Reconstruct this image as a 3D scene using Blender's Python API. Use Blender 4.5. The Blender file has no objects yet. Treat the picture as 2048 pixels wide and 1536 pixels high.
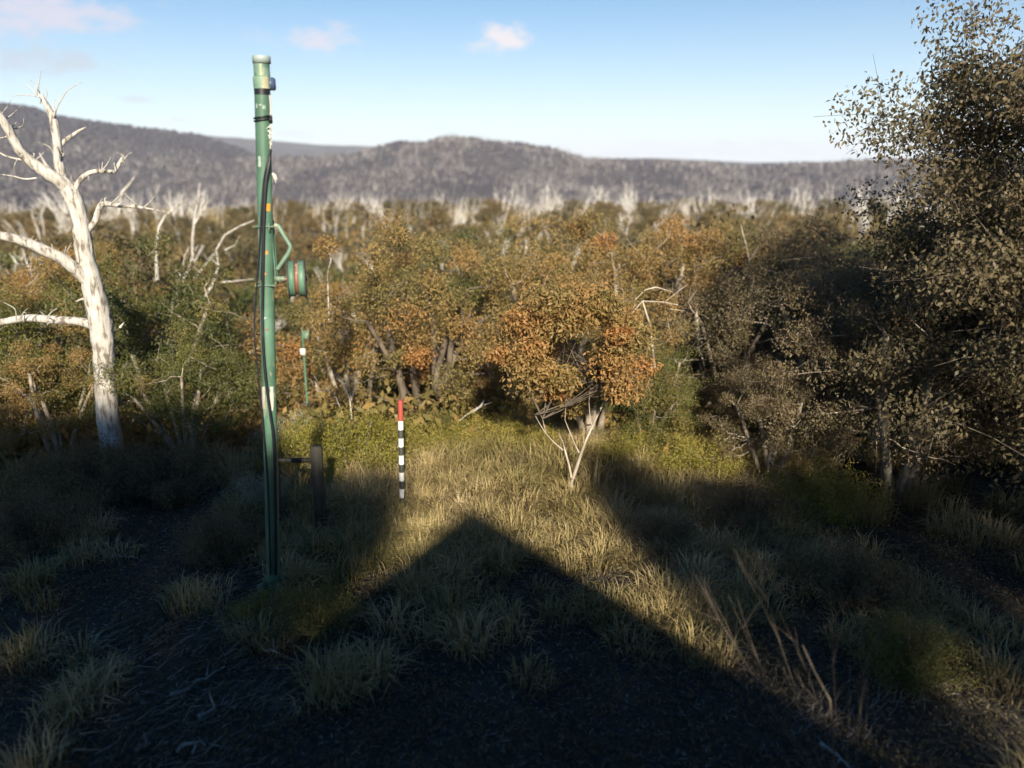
import bpy, math
import numpy as np
from math import radians, sin, cos, tan, atan2, sqrt, pi

# ------------------------------------------------------------------ camera, sky, sun
sc = bpy.context.scene
col = sc.collection
PITCH = radians(15.3)
FOC = 803.0                       # focal length in pixels of a 1024 wide frame
CAMZ = 5.0
cd = bpy.data.cameras.new('camera')
cam = bpy.data.objects.new('camera', cd)
col.objects.link(cam)
cam.location = (0, 0, CAMZ)
cam.rotation_euler = (pi / 2 - PITCH, 0, 0)
cd.sensor_width = 36.0
cd.lens = FOC * 36.0 / 1024.0
cd.clip_start = 0.05
cd.clip_end = 60000
cd.dof.use_dof = True
cd.dof.focus_distance = 9.5
cd.dof.aperture_fstop = 0.55
sc.camera = cam

SUN_EL = radians(25.0)
SUN_T = -0.13                     # sideways slope of the sun's azimuth (behind the camera, slightly right)
sun_az = math.atan(-SUN_T)        # towards +x, measured from -y
SUN = np.array([sin(sun_az) * cos(SUN_EL), -cos(sun_az) * cos(SUN_EL), sin(SUN_EL)])
ld = bpy.data.lights.new('sun', 'SUN')
ld.energy = 5.0
ld.angle = radians(1.4)
ld.color = (1.0, 0.90, 0.74)
sun = bpy.data.objects.new('sun', ld)
col.objects.link(sun)
from mathutils import Vector
sun.rotation_euler = Vector(SUN).to_track_quat('Z', 'Y').to_euler()

world = bpy.data.worlds.new('World')
sc.world = world
world.use_nodes = True
sc.view_settings.view_transform = 'Standard'
sc.view_settings.look = 'None'
sc.view_settings.gamma = 1
sc.view_settings.exposure = 0.98
sc.cycles.use_denoising = True
sc.cycles.max_bounces = 5
sc.cycles.diffuse_bounces = 2
sc.cycles.glossy_bounces = 2
sc.cycles.transparent_max_bounces = 8

th = PITCH
def pix(px, py):
    """direction (x, y, z) of a pixel of the 2048x1536 photograph"""
    x = px / 2 - 512; u = 384 - py / 2
    return np.array([x, FOC * cos(th) + u * sin(th), -FOC * sin(th) + u * cos(th)])
def at(px, py, y):
    d = pix(px, py)
    return np.array([0, 0, CAMZ]) + d * (y / d[1])
def azel(px, py):
    d = pix(px, py)
    return atan2(d[0], d[1]), d[2] / sqrt(d[0] ** 2 + d[1] ** 2)

# ---- world: Nishita sky with a few small clouds placed by direction
def build_world():
    nt = world.node_tree; N = nt.nodes; L = nt.links
    N.clear()
    out = N.new('ShaderNodeOutputWorld'); bg = N.new('ShaderNodeBackground')
    sky = N.new('ShaderNodeTexSky'); sky.sky_type = 'NISHITA'; sky.sun_disc = False
    sky.sun_elevation = SUN_EL
    sky.sun_rotation = atan2(SUN[0], SUN[1])
    sky.altitude = 1500; sky.air_density = 1.0; sky.dust_density = 0.6; sky.ozone_density = 2.5
    bg.inputs['Strength'].default_value = 0.053
    tc = N.new('ShaderNodeTexCoord'); sep = N.new('ShaderNodeSeparateXYZ')
    L.new(tc.outputs['Generated'], sep.inputs[0])
    def m(op, a, b=None, c=None):
        n = N.new('ShaderNodeMath'); n.operation = op
        for i, v in enumerate((a, b, c)):
            if v is None: continue
            if isinstance(v, (int, float)): n.inputs[i].default_value = v
            else: L.new(v, n.inputs[i])
        return n.outputs[0]
    az = m('ARCTAN2', sep.outputs[0], sep.outputs[1])
    el = m('ARCSINE', sep.outputs[2])
    noi = N.new('ShaderNodeTexNoise'); noi.inputs['Scale'].default_value = 38; noi.inputs['Detail'].default_value = 5
    mp = N.new('ShaderNodeMapping'); mp.inputs['Scale'].default_value = (1, 1, 2.2)
    L.new(tc.outputs['Generated'], mp.inputs[0]); L.new(mp.outputs[0], noi.inputs['Vector'])
    # pale veil of thin cloud low over the horizon
    hs = N.new('ShaderNodeHueSaturation'); hs.inputs['Saturation'].default_value = 1.5; L.new(sky.outputs[0], hs.inputs['Color'])
    vf = m('MULTIPLY', m('POWER', 2.718, m('MULTIPLY', m('MAXIMUM', el, 0.0), -7.5)), .93)
    vm = N.new('ShaderNodeMix'); vm.data_type = 'RGBA'
    L.new(vf, vm.inputs[0]); L.new(hs.outputs[0], vm.inputs[6]); vm.inputs[7].default_value = (9.8, 11.2, 11.6, 1)
    prev = vm.outputs[2]
    clouds = [(1005, 80, 58, 27, 1.0, (1.05, 1.0, 1.04)), (640, 76, 72, 28, .75, (.98, .92, 1.0)),
              (70, 22, 150, 46, .8, (.90, .86, .98)), (95, 118, 120, 28, .6, (.72, .74, .84)),
              (520, 72, 50, 14, .15, (.9, .88, 1.0)), (280, 200, 30, 6, .5, (.75, .78, .82)), (355, 239, 30, 5, .4, (.78, .8, .84)),
              (870, 258, 40, 6, .25, (.85, .86, .9)), (600, 266, 90, 10, .3, (.85, .88, .95)),
              (1400, 300, 330, 18, .35, (.9, .93, 1.0))]
    for (px, py, w, h, op, c) in clouds:
        a, e = azel(px, py); e = math.atan(e)
        dx = m('MULTIPLY', m('SUBTRACT', az, a), 1606.0 / w)
        dy = m('MULTIPLY', m('SUBTRACT', el, e), 1606.0 / h)
        d = m('SQRT', m('ADD', m('MULTIPLY', dx, dx), m('MULTIPLY', dy, dy)))
        d = m('ADD', d, m('MULTIPLY', m('SUBTRACT', noi.outputs['Fac'], .5), -2.6))
        mr = N.new('ShaderNodeMapRange'); mr.interpolation_type = 'SMOOTHSTEP'
        L.new(d, mr.inputs['Value'])
        mr.inputs['From Min'].default_value = 1.2; mr.inputs['From Max'].default_value = 0.1
        mr.inputs['To Min'].default_value = 0; mr.inputs['To Max'].default_value = op
        mix = N.new('ShaderNodeMix'); mix.data_type = 'RGBA'
        L.new(mr.outputs[0], mix.inputs[0]); L.new(prev, mix.inputs[6])
        mix.inputs[7].default_value = (c[0] * 8.4, c[1] * 8.4, c[2] * 8.4, 1)
        prev = mix.outputs[2]
    L.new(prev, bg.inputs['Color']); L.new(bg.outputs[0], out.inputs['Surface'])
build_world()

# ------------------------------------------------------------------ helpers
def tag(o, label=None, cat=None, group=None, kind=None):
    if label: o['label'] = label
    if cat: o['category'] = cat
    if group: o['group'] = group
    if kind: o['kind'] = kind
    return o

def empty(name, loc=(0, 0, 0), rz=0):
    o = bpy.data.objects.new(name, None); col.objects.link(o)
    o.location = loc; o.rotation_euler.z = rz; o.empty_display_size = .2
    return o

class MB:
    """collects vertices and faces; face attribute v (0..1) drives colour variation"""
    def __init__(s): s.V = []; s.F = []; s.A = []; s.M = []; s.n = 0
    def add(s, V, F, v=0.5, mat=0):
        V = np.asarray(V, float); F = np.asarray(F, int)
        s.V.append(V); s.F.append(F + s.n); s.n += len(V)
        s.A.append(np.broadcast_to(np.asarray(v, float), (len(F),)).copy())
        s.M.append(np.full(len(F), mat, int))
    def tube(s, pts, rad, sides=7, v=0.5, cap=True, wob=0.0, rng=None):
        P = np.asarray(pts, float); n = len(P)
        R = np.broadcast_to(np.asarray(rad, float), (n,))
        T = np.gradient(P, axis=0); T /= np.linalg.norm(T, axis=1)[:, None] + 1e-9
        ref = np.array([0, 0, 1.0]) if abs(T[0][2]) < .9 else np.array([1.0, 0, 0])
        U = np.cross(T, ref); U /= np.linalg.norm(U, axis=1)[:, None] + 1e-9
        for i in range(1, n):
            if U[i] @ U[i - 1] < 0: U[i] *= -1
        W = np.cross(T, U)
        a = np.arange(sides) * 2 * pi / sides
        rr = R[:, None] * np.ones(sides)[None]
        if wob and rng is not None: rr = rr * (1 + wob * rng.normal(size=(n, sides)))
        V = P[:, None, :] + rr[..., None] * (np.cos(a)[None, :, None] * U[:, None] + np.sin(a)[None, :, None] * W[:, None])
        V = V.reshape(-1, 3)
        i, j = np.meshgrid(np.arange(n - 1), np.arange(sides), indexing='ij')
        j2 = (j + 1) % sides
        F = np.stack([i * sides + j, i * sides + j2, (i + 1) * sides + j2, (i + 1) * sides + j], -1).reshape(-1, 4)
        s.add(V, F, v)
        if cap:
            for k, c in ((0, P[0]), (n - 1, P[-1])):
                ring = V[k * sides:(k + 1) * sides]
                jj = np.arange(sides)
                s.add(np.vstack([ring, c[None]]), np.stack([jj, (jj + 1) % sides, np.full(sides, sides)], 1), v)
    def box(s, lo, hi, v=0.5, bevel=0.0, R=None, T=None):
        lo = np.array(lo, float); hi = np.array(hi, float)
        if bevel <= 0:
            V = np.array([[x, y, z] for x in (lo[0], hi[0]) for y in (lo[1], hi[1]) for z in (lo[2], hi[2])])
            F = [[0, 1, 3, 2], [4, 6, 7, 5], [0, 4, 5, 1], [2, 3, 7, 6], [0, 2, 6, 4], [1, 5, 7, 3]]
            if R is not None: V = V @ R.T
            if T is not None: V = V + T
            s.add(V, F, v); return
        import bmesh
        bm = bmesh.new(); bmesh.ops.create_cube(bm, size=1)
        for q in bm.verts: q.co = Vector(((lo + hi) / 2 + np.array(q.co) * (hi - lo)))
        bmesh.ops.bevel(bm, geom=bm.edges[:], offset=bevel, segments=2, affect='EDGES')
        bmesh.ops.triangulate(bm, faces=bm.faces[:])
        V = np.array([q.co[:] for q in bm.verts]); F = [[q.index for q in f.verts] for f in bm.faces]
        bm.free()
        if R is not None: V = V @ R.T
        if T is not None: V = V + T
        s.add(V, F, v)
    def leaves(s, C, L, W, rng, v, down=.5, curl=True):
        n = len(C)
        a = rng.normal(size=(n, 3)); a[:, 2] -= down * 1.6
        a /= np.linalg.norm(a, axis=1)[:, None]
        b = np.cross(a, rng.normal(size=(n, 3))); b /= np.linalg.norm(b, axis=1)[:, None] + 1e-9
        c = np.cross(a, b)
        Ls = (L * rng.uniform(.6, 1.3, n))[:, None]; Ws = (W * rng.uniform(.7, 1.3, n))[:, None]
        V = np.stack([C, C + a * Ls * .45 + b * Ws / 2 + c * Ls * .08, C + a * Ls, C + a * Ls * .45 - b * Ws / 2 + c * Ls * .08], 1).reshape(-1, 3)
        F = np.arange(4 * n).reshape(n, 4)
        s.add(V, F, v)
    def build(s, name, mat, parent=None, smooth=True):
        me = bpy.data.meshes.new(name)
        V = np.concatenate(s.V)
        me.vertices.add(len(V)); me.vertices.foreach_set('co', V.ravel().astype(np.float32))
        loops = np.concatenate([f.ravel() for f in s.F])
        cnt = np.concatenate([np.full(len(f), f.shape[1], int) for f in s.F])
        st = np.concatenate([[0], np.cumsum(cnt)[:-1]])
        me.loops.add(len(loops)); me.loops.foreach_set('vertex_index', loops.astype(np.int32))
        me.polygons.add(len(cnt)); me.polygons.foreach_set('loop_start', st.astype(np.int32))
        me.polygons.foreach_set('loop_total', cnt.astype(np.int32))
        if smooth: me.polygons.foreach_set('use_smooth', np.ones(len(cnt), bool))
        mats = mat if isinstance(mat, (list, tuple)) else [mat]
        for m_ in mats: me.materials.append(m_)
        me.polygons.foreach_set('material_index', np.concatenate(s.M).astype(np.int32))
        at_ = me.attributes.new('v', 'FLOAT', 'FACE')
        at_.data.foreach_set('value', np.concatenate(s.A).astype(np.float32))
        me.update(calc_edges=True); me.validate()
        o = bpy.data.objects.new(name, me); col.objects.link(o)
        if parent is not None: o.parent = parent
        return o

def copy_tree(o, parent=None):
    c = o.copy(); col.objects.link(c); c.parent = parent
    for ch in list(o.children): copy_tree(ch, c)
    return c

# ---- materials
def new_mat(name):
    m = bpy.data.materials.new(name); m.use_nodes = True
    nt = m.node_tree; b = nt.nodes['Principled BSDF']
    return m, nt, b
def ramp(nt, stops, fac):
    r = nt.nodes.new('ShaderNodeValToRGB')
    e = r.color_ramp.elements
    while len(e) > 1: e.remove(e[-1])
    e[0].position = stops[0][0]; e[0].color = (*stops[0][1], 1)
    for p, c in stops[1:]:
        q = e.new(p); q.color = (*c, 1)
    nt.links.new(fac, r.inputs[0])
    return r.outputs[0]
def noise(nt, scale, detail=4, vec=None, rough=.55, coord='Object', stretch=None):
    n = nt.nodes.new('ShaderNodeTexNoise'); n.inputs['Scale'].default_value = scale
    n.inputs['Detail'].default_value = detail; n.inputs['Roughness'].default_value = rough
    if vec is None:
        t = nt.nodes.new('ShaderNodeTexCoord'); vec = t.outputs[coord]
    if stretch:
        mp = nt.nodes.new('ShaderNodeMapping'); mp.inputs['Scale'].default_value = stretch
        nt.links.new(vec, mp.inputs[0]); vec = mp.outputs[0]
    nt.links.new(vec, n.inputs['Vector'])
    return n.outputs['Fac']
def mathn(nt, op, a, b):
    n = nt.nodes.new('ShaderNodeMath'); n.operation = op
    for i, v in enumerate((a, b)):
        if isinstance(v, (int, float)): n.inputs[i].default_value = v
        else: nt.links.new(v, n.inputs[i])
    return n.outputs[0]
def attr(nt, name='v'):
    a = nt.nodes.new('ShaderNodeAttribute'); a.attribute_name = name
    return a.outputs['Fac']
def bump(nt, b, fac, strength=.5, dist=.02):
    n = nt.nodes.new('ShaderNodeBump'); n.inputs['Strength'].default_value = strength; n.inputs['Distance'].default_value = dist
    nt.links.new(fac, n.inputs['Height']); nt.links.new(n.outputs[0], b.inputs['Normal'])

def leaf_mat(name, stops, rough=.55, transl=.38, rnd=.25):
    m, nt, b = new_mat(name)
    oi = nt.nodes.new('ShaderNodeObjectInfo')
    f = mathn(nt, 'ADD', attr(nt), mathn(nt, 'MULTIPLY', mathn(nt, 'SUBTRACT', oi.outputs['Random'], .5), rnd))
    c = ramp(nt, stops, f)
    nt.links.new(c, b.inputs['Base Color'])
    b.inputs['Roughness'].default_value = rough
    b.inputs['Specular IOR Level'].default_value = .35
    tr = nt.nodes.new('ShaderNodeBsdfTranslucent'); nt.links.new(c, tr.inputs['Color'])
    mx = nt.nodes.new('ShaderNodeMixShader'); mx.inputs[0].default_value = transl
    nt.links.new(b.outputs[0], mx.inputs[1]); nt.links.new(tr.outputs[0], mx.inputs[2])
    nt.links.new(mx.outputs[0], nt.nodes['Material Output'].inputs['Surface'])
    return m
M = {}
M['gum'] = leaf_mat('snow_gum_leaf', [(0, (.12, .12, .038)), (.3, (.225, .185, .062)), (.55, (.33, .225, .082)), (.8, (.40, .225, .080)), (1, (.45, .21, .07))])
M['gumgreen'] = leaf_mat('green_gum_leaf', [(0, (.050, .070, .024)), (.4, (.110, .125, .034)), (.75, (.19, .175, .048)), (1, (.26, .18, .055))])
M['gumfar'] = leaf_mat('distant_gum_leaf', [(0, (.085, .080, .036)), (.4, (.15, .122, .055)), (.7, (.205, .150, .066)), (1, (.26, .165, .065))])
M['gumdark'] = leaf_mat('shaded_gum_leaf', [(0, (.08, .076, .036)), (.4, (.145, .120, .064)), (.75, (.19, .145, .078)), (1, (.24, .165, .085))])  # darker copy of the gum leaf with shade put into its colour
M['shrub'] = leaf_mat('shrub_leaf', [(0, (.10, .105, .022)), (.35, (.20, .19, .034)), (.7, (.31, .27, .05)), (1, (.40, .33, .08))])
M['daisy'] = leaf_mat('pale_shrub_leaf', [(0, (.10, .12, .06)), (.5, (.26, .27, .16)), (1, (.62, .60, .48))])
M['grass'] = leaf_mat('tussock_grass', [(0, (.15, .15, .045)), (.35, (.29, .24, .09)), (.7, (.45, .34, .16)), (1, (.56, .45, .25))], rough=.6, transl=.3, rnd=0)
M['litter'] = leaf_mat('ground_litter', [(0, (.06, .045, .03)), (.5, (.14, .11, .075)), (1, (.42, .38, .32))], rnd=0)

def bark_mat(name, c0, c1, c2, scale=14, bs=.5):
    m, nt, b = new_mat(name)
    n1 = noise(nt, scale, 6, stretch=(1, 1, .18)); n2 = noise(nt, scale * .25, 3)
    f = mathn(nt, 'ADD', mathn(nt, 'MULTIPLY', n1, .75), mathn(nt, 'MULTIPLY', n2, .45))
    o_ = .09 if name == 'bleached_wood' else 0.0
    nt.links.new(ramp(nt, [(.40 + o_, c0), (.53 + o_ * .6, c1), (.70 + o_ * .4, c2)], f), b.inputs['Base Color'])
    b.inputs['Roughness'].default_value = .8
    bump(nt, b, n1, bs, .012)
    return m
M['deadwood'] = bark_mat('bleached_wood', (.15, .125, .10), (.40, .37, .32), (.54, .51, .46), 22, .9)
M['greywood'] = bark_mat('grey_dead_wood', (.16, .14, .12), (.31, .28, .245), (.44, .41, .37), 8)
M['palewood'] = bark_mat('pale_far_wood', (.36, .34, .30), (.52, .49, .44), (.64, .61, .56), 6)
M['bark2'] = bark_mat('cream_gum_bark', (.12, .09, .06), (.32, .26, .20), (.48, .42, .34), 10)
M['bark'] = bark_mat('snow_gum_bark', (.07, .055, .04), (.20, .16, .12), (.42, .36, .28), 10)
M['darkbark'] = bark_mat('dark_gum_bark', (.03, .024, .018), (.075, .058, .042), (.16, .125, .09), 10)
M['twig'] = bark_mat('twig_bark', (.12, .10, .08), (.26, .22, .18), (.40, .35, .29), 18)

def paint_mat(name, colr, rough=.45, wear=(.30, .24, .16), amount=.63, metallic=0.0):
    m, nt, b = new_mat(name)
    n1 = noise(nt, 9, 8, rough=.7, stretch=(1, 1, .3)); n2 = noise(nt, 3, 3)
    base = ramp(nt, [(.3, tuple(c * .72 for c in colr)), (.55, colr), (.75, tuple(min(1, c * 1.25 + .02) for c in colr))], n2)
    r = nt.nodes.new('ShaderNodeMapRange'); r.inputs['From Min'].default_value = amount; r.inputs['From Max'].default_value = amount + .04
    nt.links.new(n1, r.inputs['Value'])
    mx = nt.nodes.new('ShaderNodeMix'); mx.data_type = 'RGBA'
    nt.links.new(r.outputs[0], mx.inputs[0]); nt.links.new(base, mx.inputs[6]); mx.inputs[7].default_value = (*wear, 1)
    nt.links.new(mx.outputs[2], b.inputs['Base Color'])
    b.inputs['Roughness'].default_value = rough; b.inputs['Metallic'].default_value = metallic
    bump(nt, b, n1, .15, .004)
    return m
M['green'] = paint_mat('weathered_green_paint', (.085, .175, .115), .5, (.22, .25, .17), .58)
M['greenpale'] = paint_mat('faded_green_paint', (.15, .24, .17), .5, (.38, .34, .22), .56)
M['capgrey'] = paint_mat('cap_grey', (.30, .36, .33), .4, (.2, .18, .14))
M['rust'] = paint_mat('rusty_steel', (.19, .085, .05), .55, (.36, .27, .21), .50, .2)
M['black'] = paint_mat('black_rubber', (.012, .013, .017), .45, (.03, .03, .03))
M['navy'] = paint_mat('shaded_box_plastic', (.06, .09, .16), .4, (.1, .1, .12))  # bluish shade of the side turned from the sun put into its colour
M['orange'] = paint_mat('orange_mark', (.75, .28, .03), .6, (.6, .3, .1))
M['white'] = paint_mat('white_paint', (.74, .73, .68), .45, (.42, .40, .34), .64)
M['red'] = paint_mat('red_paint', (.36, .07, .05), .5, (.45, .25, .2), .58)
M['stakeblack'] = paint_mat('dull_dark_paint', (.05, .055, .045), .6, (.14, .13, .1))
M['rope'] = paint_mat('frayed_rope', (.62, .56, .48), .8, (.35, .28, .2))
M['timber'] = paint_mat('dark_weathered_timber', (.035, .03, .022), .8, (.08, .065, .05), .58)
M['scuff'] = paint_mat('chalk_scuff', (.42, .50, .42), .7, (.12, .25, .16), .5)
M['wall'] = paint_mat('hut_boards', (.10, .14, .10), .7)
M['roof'] = paint_mat('hut_roof_sheet', (.10, .10, .11), .5)
mg, ntg, bg_ = new_mat('window_glass'); bg_.inputs['Base Color'].default_value = (.02, .03, .04, 1); bg_.inputs['Roughness'].default_value = .05
M['glass'] = mg

def ground_mat():
    m, nt, b = new_mat('alpine_soil')
    t = nt.nodes.new('ShaderNodeTexCoord')
    n1 = noise(nt, 1.7, 8, t.outputs['Object'], .65); n2 = noise(nt, .12, 5, t.outputs['Object']); n3 = noise(nt, 14, 4, t.outputs['Object'])
    f = mathn(nt, 'ADD', mathn(nt, 'MULTIPLY', n1, .6), mathn(nt, 'MULTIPLY', n3, .4))
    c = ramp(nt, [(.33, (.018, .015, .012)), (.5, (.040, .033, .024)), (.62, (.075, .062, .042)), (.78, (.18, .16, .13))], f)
    nt.links.new(c, b.inputs['Base Color']); b.inputs['Roughness'].default_value = .95
    bump(nt, b, f, .8, .08)
    return m
M['ground'] = ground_mat()
def hill_mat():
    m, nt, b = new_mat('forested_hillside')
    t = nt.nodes.new('ShaderNodeTexCoord')
    n1 = noise(nt, .006, 7, t.outputs['Object'], .65); n2 = noise(nt, .05, 6, t.outputs['Object'], .7)
    f = mathn(nt, 'ADD', mathn(nt, 'MULTIPLY', n1, .55), mathn(nt, 'MULTIPLY', n2, .45))
    c = ramp(nt, [(.35, (.035, .03, .036)), (.5, (.06, .054, .060)), (.62, (.12, .108, .105)), (.74, (.24, .21, .17))], f)
    nt.links.new(c, b.inputs['Base Color']); b.inputs['Roughness'].default_value = 1
    bump(nt, b, n2, 1, 6)
    return m
M['hill'] = hill_mat()
M['farpale'] = leaf_mat('far_dead_trunks', [(0, (.10, .09, .088)), (.5, (.22, .20, .19)), (1, (.40, .37, .34))], transl=0, rnd=0)
M['farcrown'] = leaf_mat('far_canopy', [(0, (.035, .030, .040)), (.5, (.055, .048, .057)), (1, (.10, .088, .08))], transl=0, rnd=0)

# ------------------------------------------------------------------ terrain
_rs = np.random.RandomState(4)
_ph = _rs.uniform(0, 2 * pi, (40, 3)); _dr = _rs.uniform(0, 2 * pi, 40)
def fnoise(x, y, wl, octs=4, seed=0):
    s = 0; a = 1.0; t = 0
    for o in range(octs):
        for k in range(3):
            i = (seed * 7 + o * 3 + k) % 40
            w = 2 * pi / (wl / 2 ** o) * (.8 + .17 * k)
            s = s + a * np.sin((x * cos(_dr[i]) + y * sin(_dr[i])) * w + _ph[i, 0]) / 3
        t += a; a *= .5
    return s / t
def crest(pts, az):
    A = [azel(*p) for p in pts]
    return np.interp(az, [a[0] for a in A], [a[1] for a in A])
LEFT = [(-1500, 160), (-600, 175), (-200, 188), (0, 213), (60, 222), (110, 238), (200, 250), (300, 262), (400, 275), (470, 296), (520, 318), (600, 350), (700, 372), (1000, 400), (3000, 420)]
MID = [(-1500, 420), (150, 400), (300, 368), (400, 340), (480, 322), (560, 316), (640, 316), (700, 312), (760, 296), (800, 287), (850, 290), (880, 279), (905, 274), (950, 280), (1000, 287), (1060, 292), (1110, 302), (1170, 319), (1240, 323), (1300, 323), (1400, 327), (1500, 336), (1600, 330), (1700, 326), (1850, 320), (2100, 330), (2600, 330), (3500, 300)]
FARR = [(-1500, 270), (300, 272), (400, 271), (480, 276), (560, 283), (640, 290), (720, 292), (800, 296), (1000, 310), (1200, 318), (1300, 316), (1500, 325), (2100, 322), (3500, 320)]
def sstep(t): t = np.clip(t, 0, 1); return t * t * (3 - 2 * t)
def ground_h(x, y):
    x = np.asarray(x, float); y = np.asarray(y, float)
    r = np.hypot(x, y); az = np.arctan2(x, y)
    yy = np.where(y > 0, r, 0)
    z = np.interp(yy, [0, 6, 10, 15, 20, 30, 45, 60, 100, 160, 210, 300, 420, 650], [.75, .65, .65, .15, -.5, -1.4, -2.2, -2.6, -4.2, -5.0, -6.5, -20, -45, -60])
    # gully that the lift line drops into
    gx = -2.6 - (y - 12) * .26
    z = z - 2.1 * np.exp(-((x - gx) / (2.6 + .05 * np.clip(y, 0, 100))) ** 2) * sstep((y - 12) / 9) * (1 - sstep((y - 60) / 80))
    z = z + .10 * fnoise(x, y, 5, 3) * sstep(r / 4) + .5 * fnoise(x, y, 38, 3, 2) * sstep((r - 15) / 30) + 2.0 * fnoise(x, y, 160, 3, 3) * sstep((r - 100) / 100) * (y > 0)
    rough = 1 + .0 * r
    def ridge(pts, rc, r0, back):
        top = CAMZ + rc * crest(pts, az)
        up = sstep((r - r0) / (rc - r0)) ** .8
        dn = 1 - sstep((r - rc) / back)
        return -60 + (top + 60) * np.where(r < rc, up, dn)
    a = ridge(LEFT, 2300, 650, 1800); b_ = ridge(MID, 1500, 560, 1100); c = ridge(FARR, 4600, 3000, 9000)
    far = np.maximum(np.maximum(a, b_), c)
    w = sstep((r - 500) / 250)
    far = far + (13 * fnoise(x, y, 330, 4, 5)) * sstep((r - 600) / 400) * (1 - sstep((r - 1200) / 250)) + 2.0 * fnoise(x, y, 120, 3, 1)
    return z * (1 - w) + far * w

def polar_sheet(name, radii, mat, kind_label, na=720):
    A = np.linspace(-pi, pi, na, endpoint=False)
    RR, AA = np.meshgrid(radii, A, indexing='ij')
    X = RR * np.sin(AA); Y = RR * np.cos(AA)
    Z = ground_h(X, Y)
    V = np.stack([X, Y, Z], -1).reshape(-1, 3)
    n = len(radii)
    i, j = np.meshgrid(np.arange(n - 1), np.arange(na), indexing='ij'); j2 = (j + 1) % na
    F = np.stack([i * na + j, (i + 1) * na + j, (i + 1) * na + j2, i * na + j2], -1).reshape(-1, 4)
    mb = MB(); mb.add(V, F[:, ::-1]); 
    return mb.build(name, mat)
r1 = np.concatenate([[.02], np.geomspace(.3, 600, 150)])
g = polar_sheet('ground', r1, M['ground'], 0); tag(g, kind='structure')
h = polar_sheet('hills', np.geomspace(600, 14000, 150), M['hill'], 0, 1440); tag(h, kind='structure')

def gz(x, y): return float(ground_h(x, y))
def spot(px, dist, py=None):
    """ground point at distance y=dist under photo column px (column taken near row py)"""
    d = pix(px, py if py else 700)
    x = d[0] / d[1] * dist
    return np.array([x, dist, gz(x, dist)])

# ------------------------------------------------------------------ tree makers
def bez(p0, p1, bow, n, rng):
    t = np.linspace(0, 1, n)[:, None]
    mid = (p0 + p1) / 2 + bow
    P = (1 - t) ** 2 * p0 + 2 * t * (1 - t) * mid + t ** 2 * p1
    return P
def gum_meshes(seed, H, R, stems, nclump, perclump, L, W, base=.45, vmean=.5, low=.35, crad=.17, sides=6, hole=.15):
    rng = np.random.RandomState(seed)
    wood = MB(); lf = MB()
    cl = []
    while len(cl) < nclump:
        u = rng.normal(size=3); u /= np.linalg.norm(u)
        if u[2] < -low: continue
        rr = rng.uniform(.55, 1.0) if rng.rand() < .8 else rng.uniform(.2, .6)
        c = np.array([u[0] * R * rr, u[1] * R * rr, H * base + u[2] * H * (1 - base) * rr * .92])
        c[:2] += rng.normal(size=2) * R * .08
        if c[2] < .12 * H: continue
        if rng.rand() < hole: continue
        cl.append(c)
    cl = np.array(cl)
    ang0 = rng.uniform(0, 2 * pi)
    ends = []
    for s in range(stems):
        a = ang0 + s * 2 * pi / stems + rng.normal() * .3
        spread = R * rng.uniform(.25, .6)
        top = np.array([cos(a) * spread, sin(a) * spread, H * rng.uniform(.5, .72)])
        b0 = np.array([cos(a) * .08 * H * .3, sin(a) * .08 * H * .3, -.15])
        P = bez(b0, top, np.array([-cos(a), -sin(a), 0]) * spread * .2 + rng.normal(size=3) * .05 * H, 7, rng)
        r0 = H * .018 * rng.uniform(.8, 1.3)
        wood.tube(P, np.linspace(r0, r0 * .5, 7), sides, rng.rand(), cap=False, wob=.06, rng=rng)
        for k in (3, 4, 5, 6): ends.append((P[k], r0 * (1 - .5 * k / 6) * .55))
    # every clump hangs on the nearest stem end or on an already placed clump, so the limbs fork outwards
    E = [e[0] for e in ends]; RR = [e[1] for e in ends]
    order = np.argsort([min(np.linalg.norm(e - c) for e in E) for c in cl])
    for oi_ in order:
        c = cl[oi_]; EA = np.array(E)
        d = np.linalg.norm(EA - c, axis=1) + np.where(EA[:, 2] > c[2] + .1, .35 * R, 0)
        k = int(np.argmin(d)); p, r = E[k], RR[k]
        E.append(c); RR.append(max(r * .62, .005))
        if d[k] < .75 * R + .3:
            P = bez(p, c, rng.normal(size=3) * .16 * d[k] + np.array([0, 0, -.05 * d[k]]), 5, rng); P[1:-1] += rng.normal(size=(3, 3)) * .035 * d[k]
            wood.tube(P, np.linspace(r * .7, r * .42 + .002, 5), 4, .5, cap=False)
            for q in range(3 if R < 3.5 else 12):
                t = c + rng.normal(size=3) * crad * R * .55
                wood.tube(np.array([P[4], (P[4] + t) / 2 + rng.normal(size=3) * .03, t]), [r * .3 + .002, r * .15 + .002, .002], 3, .5, cap=False)
    for c in cl:
        cr = crad * R * rng.uniform(.7, 1.35)
        n = int(perclump * rng.uniform(.6, 1.3))
        u = rng.normal(size=(n, 3)); u /= np.linalg.norm(u, axis=1)[:, None]
        rr = rng.uniform(0, 1, n) ** .45
        C = c + u * rr[:, None] * np.array([cr, cr, cr * .75])
        vc = np.clip(vmean + rng.normal() * .16 + .12 * (c[2] / H - .6), 0, 1)
        v = np.clip(vc + rng.normal(size=n) * .06, 0, 1)
        lf.leaves(C, L, W, rng, v)
    return wood, lf
def gum(name, seed, H, R, leafmat, barkmat, label=None, group=None, **kw):
    w, l = gum_meshes(seed, H, R, **kw)
    root = empty(name)
    w.build('trunk', M[barkmat], root); l.build('crown', M[leafmat], root)
    tag(root, label, 'tree', group)
    return root
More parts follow.
